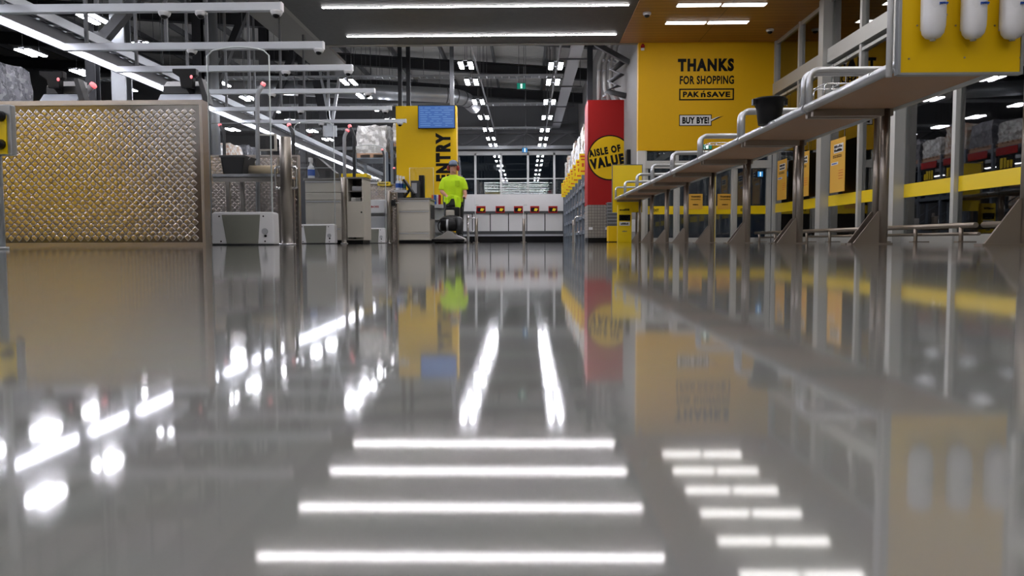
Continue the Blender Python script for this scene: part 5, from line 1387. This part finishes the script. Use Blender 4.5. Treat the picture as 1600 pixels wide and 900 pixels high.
for s in (-1, 1):
    b.ell(V(s*.08, -.0, 1.645), .012, .022, .034)
    b.ell(V(s*.034, -.105, 1.685), .026, .012, .007)                                                                        # brow
    hnd = hl if s < 0 else hr
    sh = V(s*.185, .01, 1.36); el = V(s*.25, -.03, 1.13); wr = Vector((hnd.x+s*.02, hnd.y+.1, hnd.z+.055))
    b.tube([sh, sh.lerp(el, .35), sh.lerp(el, .75), el, el.lerp(wr, .3), el.lerp(wr, .7), wr], [.062, .056, .05, .046, .047, .038, .03], 14)
    pm = Vector((hnd.x, hnd.y+.03, hnd.z+.035))
    b.tube([wr, wr.lerp(pm, .5), pm, Vector((hnd.x, hnd.y-.02, hnd.z+.032))], [(.022, .03), (.02, .038), (.018, .043), (.014, .04)], 12, up=(0, 0, 1))
    for f in range(4):                                          # fingers curled round the grip
        yy = hnd.y+.04-.024*f; ll = (.95, 1.05, 1.0, .8)[f]
        pts = []
        for q in range(6):
            an = R(100-q*48*ll)
            pts.append(Vector((hnd.x-s*-.0+s*.03*math.cos(an), yy, hnd.z+.03*math.sin(an))))
        b.tube(pts, [.0105, .0105, .010, .0095, .009, .007], 8)
    b.tube([pm+Vector((-s*.02, .02, -.005)), Vector((hnd.x-s*.035, hnd.y+.01, hnd.z+.015)), Vector((hnd.x-s*.034, hnd.y-.03, hnd.z-.005))], [.014, .012, .009], 8)
    # legs
    hp = V(s*.1, .02, .9); kn = V(s*.115, -.03+.04*s, .5); an_ = V(s*.12, .06+.1*s, .09)
    b.tube([hp, hp.lerp(kn, .4), kn, kn.lerp(an_, .35), an_], [.095, .085, .062, .06, .042], 14)
b.build('body', M_skin, th, remesh=.0075, smooth_it=3)
# t-shirt
b = MB()
b.tube([V(0, .02, .9), V(0, .015, .97), V(0, .0, 1.1), V(0, -.01, 1.25), V(0, -.0, 1.35), V(0, .005, 1.445), V(0, .005, 1.5)], [(.17, .225), (.165, .22), (.16, .215), (.16, .22), (.15, .235), (.105, .14), (.08, .083)], 20, up=(0, 1, 0))
for s in (-1, 1):
    b.tube([V(s*.1, .005, 1.41), V(s*.185, .005, 1.375), V(s*.228, -.005, 1.29), V(s*.25, -.015, 1.2), V(s*.254, -.017, 1.165)], [.07, .085, .08, .076, .075], 16)
b.build('t_shirt', M_hivis, th, remesh=.014, smooth_it=4)
pk = MB(); pk.box(mxm+.05, mxm+.15, YMAN-.172, YMAN-.16, 1.24, 1.36); pk.build('shirt_pocket', mat('hi_vis_pocket', 'b4dc14', .8), th, bevel=.004)
b = MB()
for s in (-1, 1):
    b.tube([V(s*.085, .02, .98), V(s*.105, .02, .85), V(s*.115, -.03+.04*s, .5), V(s*.12, .02+.07*s, .28), V(s*.12, .05+.1*s, .06)], [.125, .12, .09, .085, .075], 16)
b.build('trousers', M_trouser, th, remesh=.014, smooth_it=3)
for s in (-1, 1):
    sb = MB(); x = s*.12; y = .05+.1*s
    sb.tube([V(x, y+.09, .05), V(x, y+.03, .055), V(x, y-.08, .045), V(x, y-.16, .035), V(x, y-.19, .03)], [(.045, .035), (.052, .045), (.045, .05), (.034, .045), (.02, .025)], 14, up=(0, 0, 1))
    sb.build('shoe', M_blackp, th)
b = MB()
b.tube([V(0, -.005, 1.70), V(0, -.005, 1.74), V(0, 0, 1.785), V(0, .005, 1.81), V(0, .005, 1.818)], [(.118, .092), (.118, .093), (.1, .082), (.06, .05), (.015, .015)], 20, up=(0, 1, 0))
cp = b.build('cap', M_cap, th)
b = MB(); pts = [(-.095, -.06), (-.085, -.15), (-.045, -.205), (.045, -.205), (.085, -.15), (.095, -.06)]
b.prism([(mxm+p[0], YMAN+p[1]) for p in pts], 1.682, 1.70, 'z'); b.build('peak', M_capd, cp)
for s in (-1, 1): MB().ell(V(s*.108, -.01, 1.64), .036, .048, .062).build('earmuff', M_muff, th)
MB().tube([V(.12*math.cos(t), .03, 1.66+.165*math.sin(t)) for t in [math.pi*k/14 for k in range(15)]], .008, 8).build('headband', M_blackp, th)
b = MB()
for s in (-1, 1): b.ell(V(s*.034, -.107, 1.665), .014, .008, .007)
b.build('eyes', M_hair, th)
b = MB(); b.tube([V(0, .03, 1.6), V(0, .03, 1.66), V(0, .02, 1.715)], [(.075, .078), (.08, .084), (.09, .086)], 18, up=(0, 1, 0)); b.build('hair', M_hair, th)
